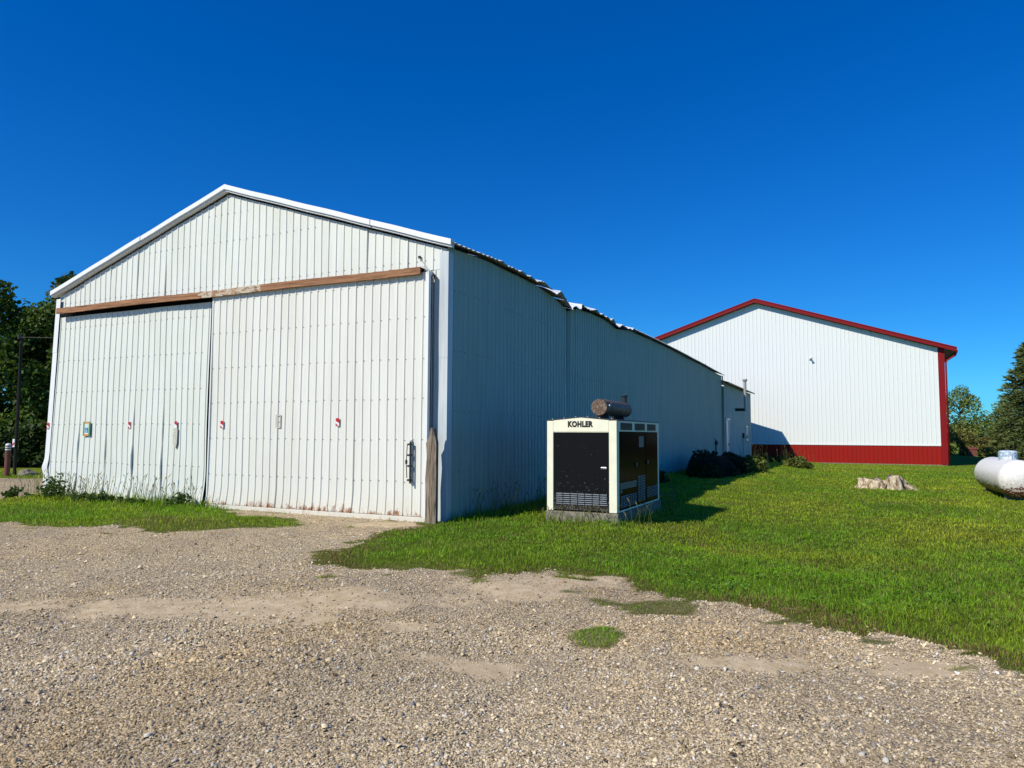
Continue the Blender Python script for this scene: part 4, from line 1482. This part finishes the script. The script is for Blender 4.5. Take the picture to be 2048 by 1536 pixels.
tree('light_tree', 'smaller pale tree behind the spruce edge', (24.0, 90.0, -0.4), 6.6, 4.0, 4200, 0.24, (0.17, 0.24, 0.06), n_clump=24, seed=32, zlow=0.25)
HB = 'hedge bushes behind the red building'
for i, (bx_, by_, hh, lab) in enumerate(((16.9, 77.3, 3.0, 'hedge bush right beside the red building corner'), (19.8, 79.0, 2.7, 'brownish hedge bush under the light tree'),
                                         (22.9, 81.5, 2.5, 'low hedge bush at the foot of the spruce'), (28.0, 84.0, 2.4, 'yellow green bush right of the spruce trunk'))):
    bush('hedge_bush', lab, (bx_, by_, -0.45), 2.4, 1.4, hh, 3400, 0.22, ((0.19, 0.20, 0.05), (0.24, 0.20, 0.07), (0.17, 0.21, 0.045), (0.25, 0.26, 0.05))[i], 'bush', HB, seed=40 + i)
MB_far = thing('hedgerow', 'distant line of field trees along the horizon', 'hedgerow', (60, 230, 0))
MB_far['kind'] = 'stuff'
cl = [(random.uniform(-260, 150), random.uniform(-14, 14), random.uniform(0.5, 3.5), random.uniform(3.0, 5.5)) for _ in range(150)]
co, tri_, ti = crown(cl, 14000, 1.5, (0.05, 0.075, 0.025))
big_mesh('foliage', co, tri_, M['leaf'], ti, MB_far)
tp = MB().tube([(0, 0, 0), (0.02, 0, 1.4)], [0.12, 0.11], 8).build('fence_post', M['post'])
tp.location = (19.1, 62.4, -0.46)
tag(tp, 'pale round fence post under the spruce branches', 'post')
rs = thing('red_shed', 'small dark red shed end glimpsed behind the hedge', 'shed', (18.0, 76.0, -0.46))
MB().box(-0.4, 0.4, -0.4, 0.4, 0, 0.7).build('shed_wall', M['bollard'], rs)
MB().add([(-0.45, -0.45, 0.7), (0.45, -0.45, 0.7), (0.45, 0.45, 0.7), (-0.45, 0.45, 0.7), (-0.45, 0, 0.95), (0.45, 0, 0.95)], [(0, 1, 5, 4), (2, 3, 4, 5), (0, 4, 3), (1, 2, 5), (0, 3, 2, 1)]).build('roof', M['bollard'], rs)

# bollard, pole, rock beyond the drive
bl = thing('bollard', 'brown pipe bollard with white and black bands', 'bollard', (-21.3, 4.33, 0))
MB().tube([(0, 0, -0.1), (0, 0, 0.93), (0.0, 0, 0.95)], 0.092, 16).build('pipe', M['bollard'], bl)
MB().tube([(0, 0, 0.95), (0, 0, 1.14), (0, 0, 1.18), (0, 0, 1.20)], [0.095, 0.095, 0.075, 0.02], 16).build('cap', M['trim'], bl)
for zz in (1.0, 1.08):
    MB().tube([(0, 0, zz), (0, 0, zz + 0.035)], 0.098, 16).build('band', M['letter'], bl)
pl = thing('utility_pole', 'tall dark wooden pole with a reflector in front of the trees', 'pole', (-21.75, 4.85, 0))
MB().tube([(0, 0, -0.2), (0.0, 0.0, 2.6), (0.0, 0.0, 5.35)], [0.058, 0.054, 0.05], 12).build('shaft', M['pole'], pl)
MB().box(-0.03, 0.09, -0.115, -0.09, 1.05, 1.35).build('reflector_tape', M['tape_white'], pl)
MB().add([(-0.03, -0.118, 1.08), (0.09, -0.118, 1.15), (0.09, -0.118, 1.24), (-0.03, -0.118, 1.17)], [(0, 1, 2, 3)]).build('red_stripe', M['tape_red'], pl)
MB().box(-0.04, 0.04, -0.13, -0.05, 5.15, 5.3).build('insulator', M['iron'], pl)
MB().tube([(0.0, -0.1, 5.22), (4.5, 1.0, 5.02), (8.6, 1.9, 5.0)], 0.012, 5).build('wire', M['wire'], pl)
MB().tube([(0.05, -0.07, 0.3), (0.04, -0.07, 2.6), (0.03, -0.06, 5.0)], 0.012, 5).build('conduit', M['wire'], pl)
rk = thing('field_rock', 'low grey boulder in the grass beside the bollard', 'rock', (-21.3, 5.1, 0))
vs, fs = [], []
for j in range(6):
    for i in range(16):
        an = 2 * math.pi * i / 16; t = j / 5
        r_ = math.cos(t * math.pi / 2) ** 0.7 + 0.02
        n_ = 1 + 0.12 * math.sin(an * 3 + t * 2) + 0.08 * math.sin(an * 7)
        vs.append((0.48 * r_ * n_ * math.cos(an), 0.3 * r_ * n_ * math.sin(an), 0.20 * math.sin(t * math.pi / 2) * (1 - 0.3 * math.cos(an)) - 0.03))
for j in range(5):
    for i in range(16):
        fs.append((j * 16 + i, j * 16 + (i + 1) % 16, (j + 1) * 16 + (i + 1) % 16, (j + 1) * 16 + i))
fs.append(tuple(range(80, 96)))
MB().add(vs, fs).build('rock_body', M['concrete'], rk, smooth=True)

# overgrown heap and weeds along the shaded wall
hp = thing('soil_heap', 'low dark heap overgrown with weeds in the shade of the barn', 'heap', (1.75, 19.4, -0.05))
vs, fs = [], []
for j in range(7):
    for i in range(28):
        an = 2 * math.pi * i / 28; t = j / 6
        r_ = math.cos(t * math.pi / 2) ** 0.8 + 0.01
        n_ = 1 + 0.08 * math.sin(an * 4) + 0.05 * math.sin(an * 9)
        vs.append((1.05 * r_ * n_ * math.cos(an), 3.6 * r_ * n_ * math.sin(an), 0.80 * math.sin(t * math.pi / 2)))
for j in range(6):
    for i in range(28):
        fs.append((j * 28 + i, j * 28 + (i + 1) % 28, (j + 1) * 28 + (i + 1) % 28, (j + 1) * 28 + i))
fs.append(tuple(range(6 * 28, 7 * 28)))
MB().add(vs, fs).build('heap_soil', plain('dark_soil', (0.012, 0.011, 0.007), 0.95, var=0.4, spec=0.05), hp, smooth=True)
WG = 'weed clumps along the shaded wall'
for i, (bx_, by_, rx, ry, rz, n_, base_, lab) in enumerate((  # clump tints carry sun and shade: paler where lit, darker beside the barn
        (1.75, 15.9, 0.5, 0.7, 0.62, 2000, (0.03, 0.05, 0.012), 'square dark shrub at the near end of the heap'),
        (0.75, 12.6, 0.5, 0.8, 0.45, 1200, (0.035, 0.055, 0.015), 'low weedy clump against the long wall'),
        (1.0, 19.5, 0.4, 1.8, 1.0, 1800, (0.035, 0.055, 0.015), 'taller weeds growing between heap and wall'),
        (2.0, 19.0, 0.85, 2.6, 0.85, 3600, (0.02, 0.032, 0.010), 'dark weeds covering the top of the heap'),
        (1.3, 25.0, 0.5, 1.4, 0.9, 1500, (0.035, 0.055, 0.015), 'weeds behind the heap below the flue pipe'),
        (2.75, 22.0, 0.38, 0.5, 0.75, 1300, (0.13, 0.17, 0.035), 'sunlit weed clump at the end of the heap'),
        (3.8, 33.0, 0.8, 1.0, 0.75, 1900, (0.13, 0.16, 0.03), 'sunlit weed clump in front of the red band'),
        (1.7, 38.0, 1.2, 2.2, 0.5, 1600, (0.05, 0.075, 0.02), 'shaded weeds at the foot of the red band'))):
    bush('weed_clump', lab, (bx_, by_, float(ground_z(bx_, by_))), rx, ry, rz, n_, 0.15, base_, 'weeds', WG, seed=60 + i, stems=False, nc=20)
hy = thing('yard_hydrant', 'dark yard hydrant with lever handle above the heap', 'hydrant', (0.75, 24.5, 0))
MB().tube([(0, 0, -0.1), (0, 0, 1.25)], 0.035, 8).build('standpipe', M['iron'], hy)
MB().tube([(0, 0, 1.2), (0, 0.12, 1.28), (0, 0.30, 1.16)], [0.07, 0.075, 0.05], 8).build('spout', M['iron'], hy)
MB().tube([(0, 0.05, 1.32), (0, -0.22, 1.40), (0, -0.42, 1.44)], 0.02, 6).build('lever', M['iron'], hy)


# ------------------------------------------------------------------ grass
def polar(n, r0, r1, power=0.0, a0=-0.80, a1=0.95):
    u = rng.random(n)
    r = r0 * (r1 / r0) ** (u ** (1 + power))
    th = YAW + rng.uniform(a0, a1, n)
    return CAM[0] + r * np.sin(th), CAM[1] + r * np.cos(th), r


def outside_barn(x, y):
    b = (x > -12.1) & (x < 0.04) & (y > -0.12) & (y < 47)
    b |= (x > GXA - 0.03) & (x < GXB + 0.04) & (y > GYA - 0.05) & (y < GYB + 0.06)
    b |= (x > -13) & (x < RXR + 0.05) & (y > RY - 0.06)
    return ~b


def blades(x, y, h, w, tint, lean=0.75):
    n = len(x)
    z = ground_h(x, y) - 0.005
    a = rng.uniform(0, 2 * math.pi, n)
    la = rng.uniform(0, 2 * math.pi, n)
    ld = np.abs(rng.normal(0, lean, n)) * h
    sx_, sy_ = np.cos(a) * w / 2, np.sin(a) * w / 2
    lx_, ly_ = np.cos(la) * ld, np.sin(la) * ld
    b0 = np.c_[x - sx_, y - sy_, z]; b1 = np.c_[x + sx_, y + sy_, z]
    m0 = np.c_[x - sx_ * 0.8 + lx_ * 0.32, y - sy_ * 0.8 + ly_ * 0.32, z + h * 0.58]
    m1 = np.c_[x + sx_ * 0.8 + lx_ * 0.32, y + sy_ * 0.8 + ly_ * 0.32, z + h * 0.58]
    t = np.c_[x + lx_, y + ly_, z + h * (1 - 0.25 * np.minimum(1, ld / h))]
    co = np.stack([b0, b1, m1, m0, t], 1).reshape(-1, 3)
    i = np.arange(n) * 5
    tri = np.concatenate([np.c_[i, i + 1, i + 2], np.c_[i, i + 2, i + 3], np.c_[i + 3, i + 2, i + 4]])
    ti = np.repeat(tint, 5, 0)
    ti = ti.reshape(n, 5, 3)
    ti[:, :2] *= 0.75
    return co, tri, ti.reshape(-1, 3)


def grass_tint(x, y, n):
    big = fbm(x * 0.35, y * 0.35, 51)
    mid = fbm(x * 1.7, y * 1.7, 57)
    k = np.clip((big - 0.35) * 2.2, 0, 1)
    g0 = np.array([0.20, 0.37, 0.018]); g1 = np.array([0.41, 0.46, 0.032])
    t = g0[None] * (1 - k[:, None]) + g1[None] * k[:, None]
    fine = fbm(x * 6.5, y * 6.5, 58, 2)
    t = t * (0.45 + 0.65 * mid + 0.45 * fine)[:, None] * rng.uniform(0.5, 1.45, n)[:, None]
    dry = rng.random(n) < 0.07
    t[dry] = np.array([0.36, 0.32, 0.09]) * rng.uniform(0.7, 1.2, dry.sum())[:, None]
    return t


x, y, r = polar(740000, 4.6, 58.0, 0.0, -0.80, 0.95)
ok = outside_barn(x, y)
x, y, r = x[ok], y[ok], r[ok]
gm = soft_grass(x, y)
ok = rng.random(len(x)) < grass_cover(x, y, gm)
x, y, r, gm = x[ok], y[ok], r[ok], gm[ok]
# only ground that the yard shows: not behind the barn
ok = ~((x < -12.3) & (y > 6))
x, y, r, gm = x[ok], y[ok], r[ok], gm[ok]
n = len(x)
pm = patch_mask(x, y)
ok = rng.random(n) > 0.3 * pm
x, y, r, gm, pm = x[ok], y[ok], r[ok], gm[ok], pm[ok]
n = len(x)
hnoise = fbm(x * 2.2, y * 2.2, 61)
# distance to gravel decides dry, short edge grass
edge = 1 - np.clip(gm, 0, 1)
h = (0.030 + 0.058 * hnoise) * rng.uniform(0.6, 1.35, n) * (1 - 0.62 * np.clip(edge * 1.8, 0, 1)) * (1 - 0.5 * pm)
wall = np.exp(-np.clip(x, 0, None) / 0.45) * ((x > 0) & (y > 0.0)) + np.exp(-np.clip(-0.2 - y, 0, None) / 0.45) * ((x < -5.2) & (x > -12.6) & (y < 0.1))
wall += 0.6 * np.exp(-(np.maximum(0, np.abs(x - 2.3) - 0.72) + np.maximum(0, np.abs(y - 2.4) - 1.58)) / 0.14)
wall = np.clip(wall, 0, 1)
h = h * (1 + 2.6 * wall * rng.uniform(0.3, 1.3, n))
h *= np.where((x < 0) & (y < 0) & (x > -12), 1.15, 1.0)
w = np.clip(0.00072 * r, 0.004, 0.026) * rng.uniform(0.7, 1.4, n)
tint = grass_tint(x, y, n)
brown = np.clip(edge * 2.6 + (fbm(x * 1.6, y * 1.6, 77) - 0.60) * 1.6, 0, 0.9) * (x > -1.0)
brown = np.maximum(brown, 0.8 * (((x - 5.12) / 0.75) ** 2 + ((y + 4.72) / 0.6) ** 2 < 1) * (y < -4.25))
isb = rng.random(n) < brown * 0.8
tint[isb] = np.array([0.30, 0.20, 0.085]) * rng.uniform(0.5, 1.4, isb.sum())[:, None]
stw = (x < -1.9) & (x > -5.2) & (y < -2.0) & (rng.random(n) < 0.55)
tint[stw] = np.array([0.27, 0.24, 0.07]) * rng.uniform(0.7, 1.2, stw.sum())[:, None]
co, tri_, ti = blades(x, y, h, w, tint)
lawn = big_mesh('lawn_grass', co, tri_, M['grass'], ti)
tag(lawn, 'mown green lawn grass with dry yellow and brown patches', 'grass', kind='stuff')
print('blades', n, 'tris', len(tri_))

# clover patches and white clover heads in the lawn
cx_, cy_, cr_ = polar(420, 6.0, 26.0, 0.0, -0.05, 0.72)
okc = (soft_grass(cx_, cy_) > 0.95) & outside_barn(cx_, cy_) & (cx_ > 0.3)
cx_, cy_ = cx_[okc], cy_[okc]
pick = rng.integers(0, len(cx_), 6000)
lx2 = cx_[pick] + rng.normal(0, 0.16, 6000); ly2 = cy_[pick] + rng.normal(0, 0.16, 6000)
lp = np.c_[lx2, ly2, ground_h(lx2, ly2) + rng.uniform(0.02, 0.075, 6000)]
ln_ = unit(rng.normal(size=(6000, 3)) * 0.35 + np.array([0, 0, 1.0]))
co, tri_, ti = leaves(lp, ln_, rng.uniform(0.022, 0.045, 6000), np.array([[0.15, 0.30, 0.03]]) * rng.uniform(0.6, 1.3, 6000)[:, None], 0.95)
cv = big_mesh('clover', co, tri_, M['leaf'], ti)
tag(cv, 'low dark green clover leaves scattered through the lawn', 'clover', kind='stuff')
# dead leaves and bark bits on the gravel
dx_, dy_, dr_ = polar(260, 3.0, 14.0, 0.0, -0.6, 0.65)
okc = (soft_grass(dx_, dy_) < 0.2) & outside_barn(dx_, dy_)
dx_, dy_ = dx_[okc], dy_[okc]
nd = len(dx_)
co, tri_, ti = leaves(np.c_[dx_, dy_, ground_h(dx_, dy_) + 0.016], unit(rng.normal(size=(nd, 3)) * 0.4 + np.array([0, 0, 1.0])), rng.uniform(0.015, 0.05, nd),
                      np.array([[0.10, 0.065, 0.035]]) * rng.uniform(0.5, 1.5, nd)[:, None], 0.5)
dl = big_mesh('leaf_litter', co, tri_, M['leaf'], ti)
tag(dl, 'small brown dead leaves and bark bits on the gravel', 'leaves', kind='stuff')

# tall weeds and seed heads along the walls
def seedheads(pts):
    mb_co, mb_tri, mb_ti = [], [], []
    for (x_, y_, hh) in pts:
        a = rng.uniform(0, 6.28); lean = rng.uniform(0.05, 0.35) * hh
        z_ = float(ground_z(x_, y_))
        top = np.array([x_ + math.cos(a) * lean, y_ + math.sin(a) * lean, z_ + hh])
        base_ = np.array([x_, y_, z_])
        mid = (base_ + top) / 2 + np.array([-math.cos(a), -math.sin(a), 0]) * lean * 0.2
        sw = np.array([0.9, 0.43, 0]) * 0.004
        o = sum(len(q) for q in mb_co)
        hd = np.array([math.cos(a) * 0.05, math.sin(a) * 0.05, 0.075]) * rng.uniform(0.8, 1.5)
        sw2 = np.array([0.9, 0.43, 0]) * 0.011
        q = np.array([base_ - sw, base_ + sw, mid - sw, mid + sw, top - sw * 0.6, top + sw * 0.6, top + hd * 0.5 - sw2, top + hd * 0.5 + sw2, top + hd])
        mb_co.append(q)
        mb_tri.append(np.array([(0, 1, 3), (0, 3, 2), (2, 3, 5), (2, 5, 4), (4, 5, 7), (4, 7, 6), (6, 7, 8)]) + o)
        c = np.array([[0.12, 0.16, 0.03]] * 5 + [[0.22, 0.20, 0.08]] * 4) * rng.uniform(0.7, 1.2)
        mb_ti.append(c)
    return np.concatenate(mb_co), np.concatenate(mb_tri), np.concatenate(mb_ti)


pts = [(random.uniform(-12.4, -5.9), -0.28 - abs(random.gauss(0, 0.22)), random.uniform(0.25, 0.62)) for _ in range(170)]
pts += [(0.12 + abs(random.gauss(0, 0.25)), random.uniform(0.4, 14), random.uniform(0.25, 0.6)) for _ in range(160)]
pts += [(random.uniform(3.08, 3.5), random.uniform(0.6, 4.3), random.uniform(0.2, 0.42)) for _ in range(30)]
pts += [(random.uniform(1.6, 3.3), random.uniform(0.55, 0.85), random.uniform(0.16, 0.3)) for _ in range(26)]
pts += [(random.gauss(2.8, 0.3), random.gauss(22.0, 0.5), random.uniform(0.7, 1.3)) for _ in range(24)]
pts += [(random.gauss(3.7, 0.7), random.gauss(33.0, 0.8), random.uniform(0.6, 1.3)) for _ in range(40)]
co, tri_, ti = seedheads(pts)
fx = big_mesh('foxtail_weeds', co, tri_, M['grass'], ti)
tag(fx, 'thin foxtail weeds with seed heads along the barn walls', 'weeds', kind='stuff')

BG = 'broadleaf weeds at the foot of the dented door leaf'
for i, (bx_, by_, rx, rz, n_, lab) in enumerate(((-10.55, -0.62, 0.42, 0.55, 150, 'largest broadleaf weed, under the wheelchair sign'), (-6.35, -0.50, 0.22, 0.36, 60, 'round broadleaf weed beside the rusty bottom rail'),
                                               (-9.2, -0.6, 0.7, 0.26, 190, 'low spread of broadleaf weeds along the dented leaf'), (-7.8, -0.55, 0.6, 0.22, 150, 'patch of small weeds below the worn reflector'),
                                               (-11.7, -0.75, 0.5, 0.30, 110, 'weeds around the white corner trim'))):
    bush('broadleaf_weed', lab, (bx_, by_, 0), rx, 0.22, rz, n_ * 3, 0.085, (0.055, 0.105, 0.02), 'weed', BG, seed=80 + i, nc=16, stems=False)

# ------------------------------------------------------------------ gravel
ph = (1 + 5 ** 0.5) / 2
ico_v = unit(np.array([(-1, ph, 0), (1, ph, 0), (-1, -ph, 0), (1, -ph, 0), (0, -1, ph), (0, 1, ph), (0, -1, -ph), (0, 1, -ph), (ph, 0, -1), (ph, 0, 1), (-ph, 0, -1), (-ph, 0, 1)], float))
ico_f = np.array([(0, 11, 5), (0, 5, 1), (0, 1, 7), (0, 7, 10), (0, 10, 11), (1, 5, 9), (5, 11, 4), (11, 10, 2), (10, 7, 6), (7, 1, 8), (3, 9, 4), (3, 4, 2), (3, 2, 6), (3, 6, 8), (3, 8, 9), (4, 9, 5), (2, 4, 11), (6, 2, 10), (8, 6, 7), (9, 8, 1)])
oct_v = np.array([(1, 0, 0), (0, 1, 0), (-1, 0, 0), (0, -1, 0), (0, 0, 1), (0, 0, -1)], float)
oct_f = np.array([(0, 1, 4), (1, 2, 4), (2, 3, 4), (3, 0, 4)])


keep = [q for q in ico_f if ico_v[q][:, 2].max() > 0.2]
ico_f = np.array(keep)


def stones(x, y, s, V, F):
    n = len(x)
    z = ground_h(x, y)
    v = V[None] * (1 + rng.normal(0, 0.16, (n, len(V), 1))) + rng.normal(0, 0.14, (n, len(V), 3))
    sc = np.c_[rng.uniform(0.8, 1.25, n), rng.uniform(0.7, 1.1, n), rng.uniform(0.6, 1.05, n)] * s[:, None]
    v = v * sc[:, None, :]
    a = rng.uniform(0, 6.283, n); ca, sa = np.cos(a)[:, None], np.sin(a)[:, None]
    vx, vy = v[..., 0] * ca - v[..., 1] * sa, v[..., 0] * sa + v[..., 1] * ca
    tl = rng.normal(0, 0.35, n)[:, None]
    vz = v[..., 2] + vx * tl
    co = np.stack([vx + x[:, None], vy + y[:, None], vz + (z + s * 0.22)[:, None]], -1).reshape(-1, 3)
    tri = (F[None] + (np.arange(n) * len(V))[:, None, None]).reshape(-1, 3)
    k = np.clip(rng.normal(0.48, 0.28, n), 0, 1)
    c0, c1 = np.array([0.25, 0.185, 0.10]), np.array([0.90, 0.735, 0.475])
    t = c0 + (c1 - c0) * k[:, None]
    hue = rng.random(n)
    t[hue < 0.06] = np.array([0.24, 0.22, 0.21]) * rng.uniform(0.7, 1.6, (hue < 0.06).sum())[:, None]
    t[hue > 0.93] = np.array([0.74, 0.70, 0.60]) * rng.uniform(0.85, 1.1, (hue > 0.93).sum())[:, None]
    big = fbm(x * 0.55, y * 0.55, 91)
    t = t * (0.60 + 0.78 * big)[:, None]
    wb = np.clip((fbm(x * 0.7 + 5, y * 0.7, 97) - 0.42) * 3, 0, 1)[:, None]
    t = t * (1 - wb * np.array([0.0, 0.08, 0.22]))
    return co, tri, np.repeat(t, len(V), 0)


def scatter_gravel(n, r0, r1, s_mu, s_sig, V, F, name, label):
    x, y, r = polar(n, r0, r1, 0.0, -0.80, 0.90)
    gsoft = soft_grass(x, y)
    ok = (rng.random(len(x)) > grass_cover(x, y, gsoft) * 1.01) & outside_barn(x, y) & (rng.random(len(x)) > np.clip(dirt_mask(x, y) * 1.25 - 0.15, 0, 0.95))
    x, y, r = x[ok], y[ok], r[ok]
    s = np.exp(rng.normal(math.log(s_mu), s_sig, len(x))) * (0.75 + 0.55 * fbm(x * 0.9, y * 0.9, 95))
    co, tri, ti = stones(x, y, s, V, F)
    o = big_mesh(name, co, tri, M['stone'], ti)
    tag(o, label, 'gravel', kind='stuff')
    print(name, len(x), len(tri))


scatter_gravel(22000, 2.6, 8.5, 0.0074, 0.38, ico_v, ico_f, 'gravel', 'loose tan and grey crushed gravel in the foreground')
scatter_gravel(130000, 5.5, 22.0, 0.0078, 0.40, oct_v, oct_f, 'gravel', 'coarser gravel spread towards the barn doors')
scatter_gravel(250000, 2.6, 9.0, 0.0050, 0.36, oct_v, oct_f, 'gravel', 'fine gravel chips between the bigger foreground stones')
